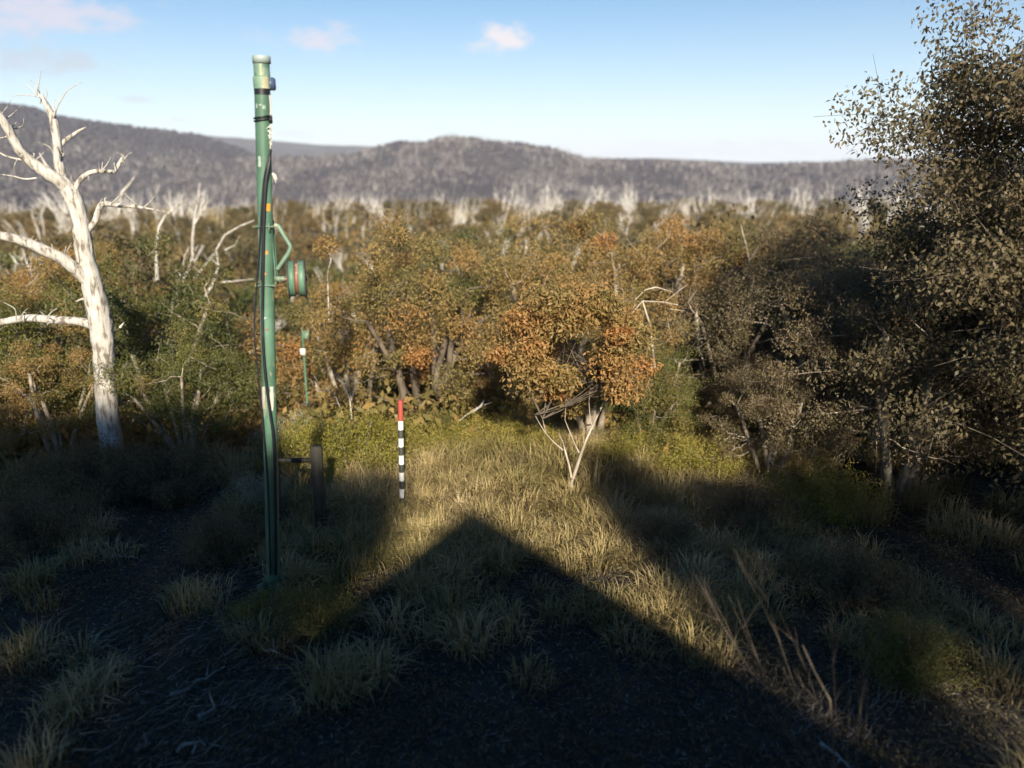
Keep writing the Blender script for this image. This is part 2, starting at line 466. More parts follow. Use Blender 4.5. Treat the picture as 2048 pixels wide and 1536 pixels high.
def place(o, p, rz=0, s=1.0, sz=None, label=None, group=None):
    o.location = p; o.rotation_euler.z = rz; o.scale = (s, s, sz if sz else s)
    if label: o['label'] = label
    if group: o['group'] = group
    return o

# ---- foreground-to-middle live trees, full detail prototypes
near = []
specs = [  # seed, H, R, mat, bark, kw
    (11, 4.3, 2.2, 'gum', 'bark', dict(stems=6, nclump=85, perclump=380, L=.062, W=.024, vmean=.50, low=.55)),
    (12, 4.0, 2.1, 'gum', 'bark', dict(stems=5, nclump=80, perclump=380, L=.062, W=.024, vmean=.62, low=.5)),
    (13, 3.9, 2.3, 'gumgreen', 'bark', dict(stems=7, nclump=85, perclump=380, L=.062, W=.024, vmean=.50, low=.45)),
    (14, 4.6, 2.0, 'gum', 'darkbark', dict(stems=8, nclump=75, perclump=360, L=.062, W=.024, vmean=.56, low=.35, hole=.2)),
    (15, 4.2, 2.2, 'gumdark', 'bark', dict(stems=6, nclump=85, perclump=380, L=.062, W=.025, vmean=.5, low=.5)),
]
for s in specs:
    near.append(gum('snow_gum', s[0], s[1], s[2], s[3], s[4], **s[5]))
used = [False] * len(near)
def put_near(k, px, dist, s, label, rz=0, dz=0, sz=None, group=None, py=None):
    if used[k]: o = copy_tree(near[k])
    else: o = near[k]; used[k] = True
    p = spot(px, dist, py); p[2] += dz
    place(o, p, rz, s, sz, label)
    if 'group' in o.keys() and not group: del o['group']
    if group: o['group'] = group
    return o
# the middle grove, from the pole to the right
G1 = 'snow gums of the grove in the middle'
put_near(3, 860, 14.5, 1.02, 'rust brown snow gum with a fan of dark stems behind the striped stake', .4, group=G1)
put_near(1, 1190, 12.6, .72, 'rust orange snow gum crown right of centre above the forked pale trunk', 1.0, dz=.25, group=G1)
put_near(0, 700, 16.0, .98, 'brown snow gum standing between the wheel and the striped stake', 2.1, group=G1)
put_near(2, 960, 18.5, 1.2, 'green topped snow gum, highest crown in the middle of the grove', 3.0, group=G1)
put_near(1, 1090, 17.5, 1.14, 'orange brown snow gum just right of the green topped one', 4.2, group=G1)
put_near(0, 1290, 17.0, 1.08, 'olive orange snow gum at the right end of the lit grove', .2, group=G1)
put_near(2, 1300, 12.5, .50, 'low green snow gum beside the right edge of the orange crown', 5.2, dz=.1, group=G1)
put_near(2, 760, 20.5, 1.12, 'olive green snow gum on the left shoulder of the grove', 1.6, group=G1)
put_near(0, 1430, 19.0, 1.08, 'olive snow gum with a bare stick beside it, right of the grove', 2.6, group=G1)
put_near(1, 1010, 15.5, .60, 'small bronze snow gum low in the gap between two grove crowns', .9, group=G1)
# shaded trees to the right
G2 = 'dim snow gums right of the grove'
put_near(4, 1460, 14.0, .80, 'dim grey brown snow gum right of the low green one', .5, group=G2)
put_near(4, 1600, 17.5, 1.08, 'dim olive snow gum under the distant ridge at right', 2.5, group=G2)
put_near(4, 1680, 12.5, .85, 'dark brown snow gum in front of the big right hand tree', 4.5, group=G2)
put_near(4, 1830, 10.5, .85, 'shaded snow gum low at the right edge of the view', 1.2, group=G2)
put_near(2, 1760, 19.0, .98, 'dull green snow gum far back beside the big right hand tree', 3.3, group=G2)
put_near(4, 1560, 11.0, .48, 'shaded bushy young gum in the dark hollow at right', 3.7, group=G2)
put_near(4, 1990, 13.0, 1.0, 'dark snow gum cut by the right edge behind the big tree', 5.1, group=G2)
# left side
G3 = 'snow gums left of the green pole'
put_near(0, 70, 15.0, .95, 'rust brown snow gum behind the big white tree at the left edge', .8, group=G3)
put_near(2, 290, 14.5, 1.02, 'dark glossy snow gum between the white tree and the pole', 2.9, group=G3)
put_near(2, 350, 12.0, .60, 'yellow green young gum low between the white tree and the pole', 1.9, group=G3)
put_near(4, 470, 17.0, .62, 'shaded snow gum hugging the left side of the green pole', 2.3, group=G3)
put_near(1, 190, 17.5, 1.0, 'bronze snow gum crown seen above the white tree fork', 3.9, group=G3)
put_near(0, 90, 12.3, .55, 'olive bush sized gum under the lowest white limb', 4.9, group=G3)
put_near(2, -20, 13.3, .85, 'olive snow gum cut by the left edge', 5.9, group=G3)
put_near(2, 548, 16.5, .40, 'small green gum right beside the green pole at its waist', .9, group=G3)

# ---- big tree at the right, close to the camera
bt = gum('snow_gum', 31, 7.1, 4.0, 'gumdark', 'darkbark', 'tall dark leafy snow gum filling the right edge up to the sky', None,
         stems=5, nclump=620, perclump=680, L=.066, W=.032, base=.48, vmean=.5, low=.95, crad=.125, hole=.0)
place(bt, spot(2425, 9.2) * [1, 1, 0] + [0, 0, .5], .6)

# ---- middle-distance canopy (30..230 m)
rng = np.random.RandomState(77)
mid = []
for k, (mt, bk, vm) in enumerate([('gumfar', 'bark', .35), ('gumfar', 'bark', .5), ('gumfar', 'bark', .65), ('gumfar', 'darkbark', .45), ('gumgreen', 'bark', .4)]):
    mid.append(gum('snow_gum', 50 + k, 4.2, 2.6, mt, bk, stems=4, nclump=60, perclump=60, L=.24, W=.11, vmean=vm, low=.35, crad=.2, sides=4, hole=.2))
usedm = [False] * 5
def scatter(n, y0, y1, p0, p1, minsep, seed, power=1.0):
    rg = np.random.RandomState(seed); out = []
    tries = 0
    while len(out) < n and tries < n * 60:
        tries += 1
        y = (rg.uniform(y0 ** power, y1 ** power)) ** (1 / power)
        px = rg.uniform(p0, p1)
        x = pix(px, 420)[0] / pix(px, 420)[1] * y
        if all((x - a) ** 2 + (y - b) ** 2 > (minsep * (1 + y / 70)) ** 2 for a, b in out): out.append((x, y))
    return out
spots_near = scatter(62, 21, 48, -120, 2150, 2.3, 5, 1.2)
spots_far = scatter(185, 48, 215, -100, 2150, 2.2, 6, 1.0)
zones = [(0, 560, 'left of the pole'), (560, 1100, 'behind the middle grove'), (1100, 3000, 'towards the right')]
def zone(x, y):
    px = (x / (y * .9646 + .0) * 803 * .97 + 512) * 2
    return 0 if px < 540 else (1 if px < 1150 else 2)
ZN = ['left of the pole', 'behind the middle grove', 'right of the grove']
for i, (x, y) in enumerate(spots_near + spots_far):
    k = rng.randint(5) if y < 60 else rng.randint(4)
    if usedm[k]: o = copy_tree(mid[k])
    else: o = mid[k]; usedm[k] = True
    z = zone(x, y)
    s = rng.uniform(.72, 1.1) * (1 if y < 60 else 1.05)
    tone = ['dull olive', 'olive brown', 'bronze brown', 'dark stemmed', 'greener'][k]
    dist = 'near canopy' if y < 48 else 'far canopy'
    lab = '%s snow gum crown in the %s %s' % (tone, dist, ZN[z])
    place(o, (x, y, gz(x, y) - .1), rng.uniform(0, 6.28), s, s * rng.uniform(.8, 1.05), lab, 'canopy snow gums ' + ZN[z])

# ------------------------------------------------------------------ dead trees
def dead_meshes(seed, H, stems, r0, lean=.0, twigs=3, sides=5):
    rg = np.random.RandomState(seed); mb = MB()
    for s in range(stems):
        a = rg.uniform(0, 2 * pi); sp = H * rg.uniform(.12, .38)
        top = np.array([cos(a) * sp + lean * H, sin(a) * sp * .6, H * rng.uniform(.7, 1.0)])
        P = bez(np.array([0, 0, -.3]), top, rg.normal(size=3) * H * .06, 6, rg); P[1:-1] += rg.normal(size=(4, 3)) * H * .012
        mb.tube(P, np.linspace(r0, r0 * .22, 6), sides, rg.rand(), cap=False)
        for q in range(twigs):
            t = rg.randint(2, 5); a2 = rg.uniform(0, 2 * pi)
            e = P[t] + np.array([cos(a2) * .5, sin(a2) * .5, rg.uniform(.4, 1.0)]) * H * rg.uniform(.14, .3)
            mb.tube(bez(P[t], e, rg.normal(size=3) * H * .03, 4, rg), np.linspace(r0 * .45, r0 * .12, 4), 4, .5, cap=False)
    return mb
dproto = [dead_meshes(90 + k, 4.6, [3, 5, 4, 6, 2, 4][k], .075, [0, .2, .3, .15, .1, .25][k], [3, 3, 4, 2, 4, 3][k]).build('dead_tree', M['palewood']) for k in range(6)]
dused = [False] * 6
dspots = scatter(30, 24, 60, -60, 1500, 2.0, 15) + scatter(60, 60, 120, -60, 1950, 1.0, 17) + scatter(190, 120, 225, -60, 1950, .45, 16, 2.0)
for i, (x, y) in enumerate(dspots):
    k = rng.randint(6)
    if dused[k]: o = dproto[k].copy(); col.objects.link(o)
    else: o = dproto[k]; dused[k] = True
    z = zone(x, y)
    nm = ['leaning stems', 'fan of stems', 'slanting stems', 'brush of stems', 'single fork', 'open spray'][k]
    dist = 'in the near canopy' if y < 60 else ('in the far canopy' if y < 120 else 'in the row below the hills')
    tag(o, 'bleached dead gum, %s %s %s' % (nm, dist, ZN[z]), 'dead tree', 'bleached dead gums ' + ZN[z])
    s = rng.uniform(.6, 1.3) * (.36 if y < 60 else (.72 if y < 120 else 1.3))
    place(o, (x, y, gz(x, y) + (2.3 if y < 60 else (1.0 if y < 120 else -.1))), rng.uniform(0, 6.28), s, s * rng.uniform(.7, 1.15))
    o.rotation_euler.x = rng.normal() * .14; o.rotation_euler.y = .1 + rng.normal() * .16

# scrub filling the floor between the canopy trees
def undergrowth():
    rg = np.random.RandomState(44); n = 13000
    y = 12.6 * np.exp(rg.uniform(0, 1, n) * math.log(240 / 12.6)); x = rg.uniform(-.78, .78, n) * y
    z = ground_h(x, y); k = 14
    s = np.repeat(.35 + y * .006, k)
    C = np.stack([np.repeat(x, k), np.repeat(y, k), np.repeat(z, k)], -1) + rg.normal(size=(n * k, 3)) * s[:, None] * [1, 1, .55] + np.array([0, 0, .5])
    mb = MB(); mb.leaves(C, 1.0, .45, rg, np.clip(np.repeat(rg.normal(.4, .15, n), k) + rg.normal(size=n * k) * .1, 0, 1))
    V = mb.V[0].reshape(-1, 4, 3); sc_ = np.repeat(.16 + y * .0035, k)[:, None, None]; V = C[:, None] + (V - C[:, None]) * sc_; mb.V[0] = V.reshape(-1, 3)
    tag(mb.build('undergrowth', M['gum']), 'olive scrub filling the floor between the canopy trees', 'undergrowth', kind='stuff')
undergrowth()
# far forest, thousands of stems and crowns nobody could count
def far_forest():
    rg = np.random.RandomState(8)
    n = 62000
    az = rg.uniform(-.66, .66, n); r = 480 * np.exp(rg.uniform(0, 1, n) * math.log(3000 / 480.))
    x = r * np.sin(az); y = r * np.cos(az); z = ground_h(x, y)
    left = ((r > 1450))
    patch = fnoise(x, y, 210, 3, 6) + .5 * fnoise(x, y, 60, 2, 8)
    keep = (rg.rand(n) < np.where(left, .10, np.clip(.5 + 1.5 * patch, .05, 1)))
    x, y, z, r = x[keep], y[keep], z[keep], r[keep]; n = len(x)
    left = (r > 1560)
    H = rg.uniform(5, 11, n) * np.where(left, .8, 1) * np.clip(.6 + r / 2500, .6, 1.4); w = .16 + .00026 * r * rg.uniform(.5, 1.4, n)
    lx = rg.normal(size=n) * .16 * H + .12 * H; ly = rg.normal(size=n) * .1 * H
    B = np.stack([x, y, z - .5], -1)
    V = np.stack([B + np.stack([w, -w * .6, 0 * w], -1), B + np.stack([-w, -w * .6, 0 * w], -1), B + np.stack([0 * w, w, 0 * w], -1),
                  B + np.stack([lx, ly, H], -1)], 1).reshape(-1, 3)
    o = np.arange(n)[:, None] * 4
    F = np.concatenate([o + [0, 3, 1], o + [1, 3, 2], o + [2, 3, 0]])
    mb = MB(); v = np.clip(rg.normal(.5, .25, n) * np.where(left, .45, 1), 0, 1)  # trunks out there coloured darker too, for the same ridge shade
    mb.add(V, F, np.tile(v, 3))
    ob = mb.build('dead_forest', M['farpale'], smooth=False)
    tag(ob, 'bleached dead trunks standing all over the grey hillsides', 'dead forest', kind='stuff')
    # crowns: lumpy low-poly canopies
    n = 30000
    az = rg.uniform(-.66, .66, n); r = 470 * np.exp(rg.uniform(0, 1, n) * math.log(3200 / 470.))
    x = r * np.sin(az); y = r * np.cos(az); z = ground_h(x, y)
    patch = fnoise(x, y, 190, 3, 9)
    keep = rg.rand(n) < np.clip(.6 - .8 * patch + .6 * (r > 1560), .08, 1)
    x, y, z, r = x[keep], y[keep], z[keep], r[keep]; n = len(x)
    a = np.arange(5) * 2 * pi / 5
    unit = np.concatenate([np.stack([np.cos(a), np.sin(a), 0 * a + .1], -1), np.stack([.75 * np.cos(a + .6), .75 * np.sin(a + .6), 0 * a + .7], -1), [[0, 0, 1]]])
    f = []
    for k in range(5):
        k2 = (k + 1) % 5
        f += [[k, k2, 5 + k], [k2, 5 + k2, 5 + k], [5 + k, 5 + k2, 10]]
    f = np.array(f)
    S = rg.uniform(2.2, 5.0, n) * np.clip(.6 + r / 2500, .7, 1.5)
    V = unit[None] * S[:, None, None] * (1 + .22 * rg.normal(size=(n, 11, 1))) + np.stack([x, y, z - .6], -1)[:, None]
    F = (f[None] + np.arange(n)[:, None, None] * 11).reshape(-1, 3)
    mb = MB(); mb.add(V.reshape(-1, 3), F, np.repeat(np.clip(rg.normal(.55, .22, n) * np.where(r > 1560, .4, 1), 0, 1), 15))  # farther crowns coloured darker, standing in for shade on the left ridge
    ob = mb.build('forest_canopy', M['farcrown'], smooth=False)
    tag(ob, 'dark dull scrub canopy covering the far hillsides', 'forest', kind='stuff')
far_forest()
# beyond the individually built ones: the thousands of thin bleached stems of the pale row
def thin_stems():
    rg = np.random.RandomState(61); mb = MB(); n = 2600
    y = rg.uniform(105, 228, n); x = rg.uniform(-.66, .62, n) * y
    k = fnoise(x, y, 26, 3, 3) > rg.uniform(-.35, .6, n); x, y = x[k], y[k]; n = len(x)
    z = ground_h(x, y)
    H = rg.uniform(3.2, 6.2, n) * np.where(y < 150, .85, 1.0); w = rg.uniform(.035, .10, n)
    a = rg.uniform(0, 2 * pi, n); ln = np.abs(rg.normal(size=n)) * .2 * H
    B = np.stack([x, y, z - .2], -1)
    Mi = B + np.stack([np.cos(a) * ln * .25, np.sin(a) * ln * .25, H * .55], -1)
    T = B + np.stack([np.cos(a) * ln + .12 * H, np.sin(a) * ln, H], -1)
    o3 = [np.array([1, -.6, 0]), np.array([-1, -.6, 0]), np.array([0, 1.1, 0])]
    V = np.stack([B + w[:, None] * q for q in o3] + [Mi + .7 * w[:, None] * q for q in o3] + [T], 1).reshape(-1, 3)
    o = np.arange(n)[:, None] * 7
    F4 = np.concatenate([o + [i, (i + 1) % 3, 3 + (i + 1) % 3, 3 + i] for i in range(3)])
    F3 = np.concatenate([o + [3 + i, 3 + (i + 1) % 3, 6] for i in range(3)])
    mb.add(V, F4, .5); mb.F.append(F3); mb.A.append(np.full(len(F3), .5)); mb.M.append(np.zeros(len(F3), int))
    tag(mb.build('dead_stems', M['greywood'], smooth=False), 'thousands of thin bleached stems in the pale row below the hills', 'dead stems', kind='stuff')
thin_stems()

# ---- the big white dead tree at the left
def white_tree():
    Y = 11.5
    mpp = Y / (FOC * 2 * .9646)       # metres per photo pixel, near enough
    rg = np.random.RandomState(3)
    root = empty('dead_tree', at(222, 900, Y) * [1, 1, 0] + [0, 0, gz(at(222, 900, Y)[0], Y)])
    tag(root, 'big bleached white dead gum with broken limbs at the left', 'dead tree')
    O = np.array(root.location)
    def path(pts, dy=0.0, dy2=None):
        n = len(pts); dy2 = dy if dy2 is None else dy2
        P = []; R = []
        for i, (px, py, w) in enumerate(pts):
            yy = Y + dy + (dy2 - dy) * i / max(1, n - 1)
            P.append(at(px, py, yy) - O); R.append(w * mpp * .44)
        P = np.array(P); R = np.array(R)
        # Catmull-Rom style refinement
        t = np.arange(n); tt = np.linspace(0, n - 1, (n - 1) * 4 + 1)
        Q = np.empty((len(tt), 3))
        m = np.gradient(P, axis=0)
        for k, u in enumerate(tt):
            i = min(int(u), n - 2); f = u - i
            h00 = 2 * f ** 3 - 3 * f ** 2 + 1; h10 = f ** 3 - 2 * f ** 2 + f; h01 = -2 * f ** 3 + 3 * f ** 2; h11 = f ** 3 - f ** 2
            Q[k] = h00 * P[i] + h10 * m[i] + h01 * P[i + 1] + h11 * m[i + 1]
        return Q, np.interp(tt, t, R)
    def part(name, pts, dy=0, dy2=None, sides=12, wob=.05):
        mb = MB(); Q, R = path(pts, dy, dy2)
        mb.tube(Q, R, sides, .5, wob=wob, rng=rg)
        return mb, name
    mb = MB()
    Q, R = path([(228, 960, 58), (224, 900, 52), (218, 850, 48), (213, 800, 47), (208, 735, 44), (206, 680, 47), (198, 630, 50), (186, 575, 44), (172, 520, 38), (166, 480, 37), (160, 440, 34), (150, 405, 36), (136, 378, 34), (124, 356, 24), (117, 320, 19), (115, 290, 18), (110, 255, 17), (103, 230, 14), (92, 208, 11), (82, 190, 7)])
    mb.tube(Q, R, 14, .5, wob=.05, rng=rg)
    mb.build('trunk', M['deadwood'], root)
    limbs = [
        ([(140, 385, 24), (118, 362, 28), (92, 345, 25), (60, 322, 22), (38, 298, 20), (20, 265, 18), (2, 235, 15), (-30, 195, 12)], 0, -.5),
        ([(184, 572, 28), (158, 545, 27), (125, 518, 26), (88, 500, 24), (45, 482, 20), (0, 470, 17), (-60, 455, 14)], 0, -.7),
        ([(196, 655, 22), (160, 643, 19), (110, 640, 19), (55, 636, 17), (0, 645, 16), (-60, 655, 13)], 0, .5),
        ([(145, 400, 13), (155, 368, 11), (176, 347, 10), (205, 342, 9), (228, 343, 8), (238, 328, 8), (246, 312, 5)], 0, .2),
        ([(170, 466, 15), (188, 446, 12), (196, 424, 12), (205, 408, 12), (235, 410, 10), (268, 413, 9), (296, 417, 4), (335, 424, 2)], 0, .4),
        ([(117, 300, 11), (124, 287, 10), (140, 274, 8), (158, 262, 6), (172, 254, 2)], 0, .2),
        ([(120, 362, 9), (104, 345, 8), (90, 326, 6), (79, 306, 3)], 0, -.2),
    ]
    for pts, a, b in limbs:
        lb, _ = part('limb', pts, a, b); lo = lb.build('limb', M['deadwood'], root)
    tw = MB()
    for pts in [[(88, 200, 4), (76, 185, 4), (78, 165, 2), (82, 142, 1.2)], [(80, 195, 3), (66, 180, 2), (50, 165, 1)], [(80, 194, 3), (55, 190, 2), (22, 192, 1)],
                [(106, 235, 6), (114, 215, 3), (124, 197, 3), (136, 180, 2.4), (165, 164, 1)], [(112, 225, 3), (106, 208, 2), (110, 200, 1)],
                [(62, 322, 6), (35, 318, 5), (12, 312, 4), (-10, 300, 3)], [(48, 312, 5), (60, 306, 3), (70, 308, 2)], [(74, 356, 5), (50, 358, 4), (25, 352, 3), (-5, 348, 2)],
                [(35, 318, 3), (28, 335, 2), (31, 350, 1)], [(232, 342, 5), (228, 325, 2)],
                [(20, 270, 6), (8, 275, 4), (-8, 277, 3)], [(176, 350, 3), (178, 362, 2)], [(176, 600, 10), (165, 598, 6), (152, 603, 2)], [(108, 505, 4), (103, 488, 2)], [(240, 655, 6), (248, 645, 2)], [(75, 185, 2), (70, 170, 1.4), (60, 160, 1)]]:
        Q, R = path(pts, rg.uniform(-.1, .1)); tw.tube(Q, np.maximum(R, .003), 5, .5, cap=False)
    for k in range(46):
        base_ = [(118, 320), (95, 345), (60, 322), (20, 265), (2, 235), (90, 205), (205, 342), (240, 325), (230, 409), (280, 414), (125, 518), (60, 490), (100, 640), (40, 638), (205, 410), (150, 372)][k % 16]
        a_ = rg.uniform(-2.6, -.5); ln = rg.uniform(10, 42)
        p0 = (base_[0] + rg.normal() * 5, base_[1] + rg.normal() * 3)
        pts = [(p0[0], p0[1], 3.2), (p0[0] + cos(a_) * ln * .5 + rg.normal() * 3, p0[1] + sin(a_) * ln * .5 + rg.normal() * 3, 2.2), (p0[0] + cos(a_ + rg.normal() * .3) * ln, p0[1] + sin(a_) * ln, 1)]
        Q, R = path(pts, rg.uniform(-.1, .1)); tw.tube(Q, np.maximum(R, .002), 4, .5, cap=False)
    tag(tw.build('twigs', M['deadwood'], root), kind='stuff')
white_tree()

# ---- other recognisable dead trunks and branches traced at their own distances
def sketch_tree(name, Y, strokes, mat, label, cat, dy=.3, base=None, group=None):
    mpp = Y / (FOC * 2 * .9646); rg = np.random.RandomState(int(Y * 10))
    b = base or strokes[0][0][:2]
    O = at(b[0], b[1], Y)
    mb = MB()
    for i, st in enumerate(strokes):
        st = [(p[0], p[1], p[2] * .68) for p in st]
        P = np.array([at(p[0], p[1], Y + rg.uniform(-dy, dy) * (k / len(st))) - O for k, p in enumerate(st)])
        if len(P) == 2: P = np.vstack([P[:1], P.mean(0)[None], P[1:]]); W = [st[0][2], (st[0][2] + st[1][2]) / 2, st[1][2]]
        else: W = [p[2] for p in st]
        mb.tube(P, np.maximum(np.array(W) * mpp * .5, .0025), 6, .5, wob=.05, rng=rg)
    o = mb.build(name, M[mat]); o.location = O
    tag(o, label, cat, group)
    return o
sketch_tree('dead_tree', 26, [[(388, 450, 7), (392, 420, 6), (398, 390, 5), (400, 366, 2)], [(388, 450, 7), (400, 430, 7), (408, 405, 4), (412, 392, 1)], [(386, 448, 5), (390, 425, 4), (384, 405, 1)], [(398, 432, 5), (414, 412, 3), (416, 390, 1)], [(388, 450, 7), (385, 480, 9), (386, 520, 10)]],
            'deadwood', 'upright forked white dead tree on the canopy edge left of the pole', 'dead tree')
sketch_tree('dead_tree', 21, [[(318, 455, 8), (330, 432, 7), (350, 415, 6), (372, 400, 3), (380, 398, 1)], [(330, 432, 5), (322, 424, 3), (316, 416, 1)], [(345, 420, 4), (350, 440, 2)], [(318, 455, 8), (312, 500, 10), (315, 560, 12)]],
            'deadwood', 'slanting white dead branch rising right above the dark glossy gum', 'dead tree')
sketch_tree('dead_tree', 22, [[(395, 615, 8), (412, 590, 9), (425, 570, 9), (438, 530, 7), (432, 500, 6), (450, 470, 6), (480, 452, 5), (508, 441, 3)], [(440, 530, 6), (430, 525, 5), (420, 515, 2)], [(450, 500, 5), (470, 490, 3), (480, 470, 1)], [(440, 565, 5), (470, 562, 4), (508, 558, 2)], [(395, 615, 8), (380, 660, 10), (378, 730, 12)]],
            'deadwood', 'twisted pale dead gum reaching towards the left side of the pole', 'dead tree')
sketch_tree('dead_tree', 30, [[(244, 385, 9), (258, 370, 7), (270, 352, 3)], [(244, 385, 9), (238, 430, 10)], ],
            'deadwood', 'short pale broken trunk tip above the gums right of the white tree', 'dead tree')
sketch_tree('dead_tree', 16.5, [[(1500, 560, 6), (1498, 520, 5), (1492, 490, 4), (1481, 448, 2)], [(1506, 515, 4), (1518, 488, 2)], [(1500, 520, 3), (1510, 500, 1)], [(1500, 560, 6), (1502, 640, 8)]],
            'twig', 'thin bare stick with a bent tip above the olive gum at right', 'dead tree')
sketch_tree('dead_branch', 11.4, [[(1285, 602, 4), (1325, 604, 4), (1356, 610, 3)], [(1290, 580, 4), (1312, 574, 4), (1345, 584, 2)], [(1270, 600, 3), (1290, 580, 2)], [(1340, 618, 3), (1370, 622, 1)], [(1285, 602, 4), (1265, 625, 3)], [(1330, 604, 2), (1365, 576, 2), (1375, 570, 1)], [(1285, 602, 4), (1300, 650, 7), (1310, 740, 9)]],
            'bark2', 'tangle of pale dead twigs at the right end of the lit grove', 'branch')
sketch_tree('dead_tree', 13.2, [[(1022, 742, 4), (1028, 710, 5), (1032, 685, 4), (1034, 672, 1)], [(1028, 712, 4), (1018, 695, 2)], [(1022, 742, 4), (1024, 830, 6)]],
            'deadwood', 'small white dead fork in the gap of the middle grove', 'dead tree')
sketch_tree('dead_tree', 15.0, [[(655, 545, 3), (662, 520, 3), (655, 495, 1)], [(662, 520, 2), (668, 508, 1)], [(655, 545, 3), (658, 640, 5)]],
            'deadwood', 'slim white dead sapling just right of the wheel', 'dead tree')
sketch_tree('dead_shrub', 13.0, [[(700, 800, 3), (690, 770, 2), (665, 745, 1)], [(702, 800, 3), (712, 775, 2), (700, 752, 1)], [(672, 795, 3), (655, 778, 2), (650, 770, 1)], [(706, 790, 2), (690, 762, 2), (676, 750, 1)], [(700, 800, 3), (684, 765, 2), (655, 748, 1)], [(670, 796, 2), (660, 775, 1)], [(704, 800, 3), (695, 775, 2), (682, 758, 1)],
                                [(700, 800, 4), (705, 850, 4)], [(672, 795, 3), (690, 840, 3)]],
            'deadwood', 'spray of white dead twigs above the yellow bushes right of the pole', 'dead shrub')
sketch_tree('dead_branch', 12.4, [[(930, 832, 5), (955, 815, 4), (985, 804, 3)], [(945, 825, 6), (962, 812, 7), (968, 800, 5)], [(930, 832, 3), (915, 845, 2)]],
            'greywood', 'broken pale branch leaning in the middle grove undergrowth', 'branch')

# small forked gum in the lit grass
def forked_gum():
    Y = 9.9; mpp = Y / (FOC * 2 * .9646); rg = np.random.RandomState(9)
    O = at(1144, 985, Y); O[2] = gz(O[0], Y)
    root = empty('snow_gum', O); tag(root, 'young snow gum with a pale forked trunk standing in the lit grass', 'tree')
    st = [[(1145, 990, 11), (1143, 965, 11), (1150, 945, 12), (1160, 915, 11), (1172, 880, 8), (1184, 855, 7), (1195, 830, 8), (1205, 810, 6), (1222, 790, 4), (1240, 765, 2)],
          [(1143, 955, 8), (1138, 930, 8), (1131, 905, 7), (1126, 885, 4), (1118, 868, 2)],
          [(1158, 905, 6), (1148, 885, 4), (1140, 865, 3), (1130, 840, 2), (1132, 810, 1)],
          [(1126, 900, 5), (1108, 885, 4), (1090, 865, 3), (1078, 845, 2), (1070, 830, 1)],
          [(1184, 855, 5), (1180, 835, 3), (1178, 805, 2), (1180, 780, 1)], [(1155, 930, 4), (1163, 912, 3), (1170, 890, 2)],
          [(1092, 866, 3), (1088, 850, 2), (1085, 838, 1)], [(1205, 810, 5), (1214, 780, 3), (1210, 750, 1)]]
    mb = MB()
    for s in st:
        P = np.array([at(p[0], p[1], Y + rg.uniform(-.12, .12) * k / len(s)) - O for k, p in enumerate(s)])
        mb.tube(P, np.maximum(np.array([p[2] for p in s]) * mpp * .29, .004), 8, .5, wob=.05, rng=rg)
    mb.build('trunk', M['bark2'], root)
    lf = MB()
    for k in range(60):
        a_ = rg.uniform(0, 2 * pi); q_ = rg.uniform(.25, 1) ** .6
        px, py = 1155 + 155 * q_ * cos(a_), 700 + 115 * q_ * sin(a_)
        c = at(px, py, Y + rg.uniform(-.7, .9)) - O
        n = int(rg.uniform(300, 700)); rr_ = rg.uniform(.18, .36)
        u = rg.normal(size=(n, 3)); u /= np.linalg.norm(u, axis=1)[:, None]
        C = c + u * (rg.uniform(0, 1, n) ** .5)[:, None] * [rr_, rr_, rr_ * .7]
        lf.leaves(C, .062, .024, rg, np.clip(.52 + rg.normal() * .14 + rg.normal(size=n) * .12, 0, 1))
    tips = [at(p[0], p[1], Y) - O for p in ((1240, 765), (1210, 750), (1180, 780), (1132, 810), (1085, 838), (1070, 830))]
    tw = MB()
    for k in range(40):
        t0 = tips[rg.randint(len(tips))]; e = at(1160 + rg.normal() * 70, 720 + rg.normal() * 50, Y + rg.uniform(-.6, .7)) - O
        tw.tube(bez(t0, e, rg.normal(size=3) * .06, 5, rg), np.linspace(.009, .003, 5), 4, .5, cap=False)
    tw.build('branches', M['darkbark'], root)
    lf.build('crown', M['gum'], root)
forked_gum()

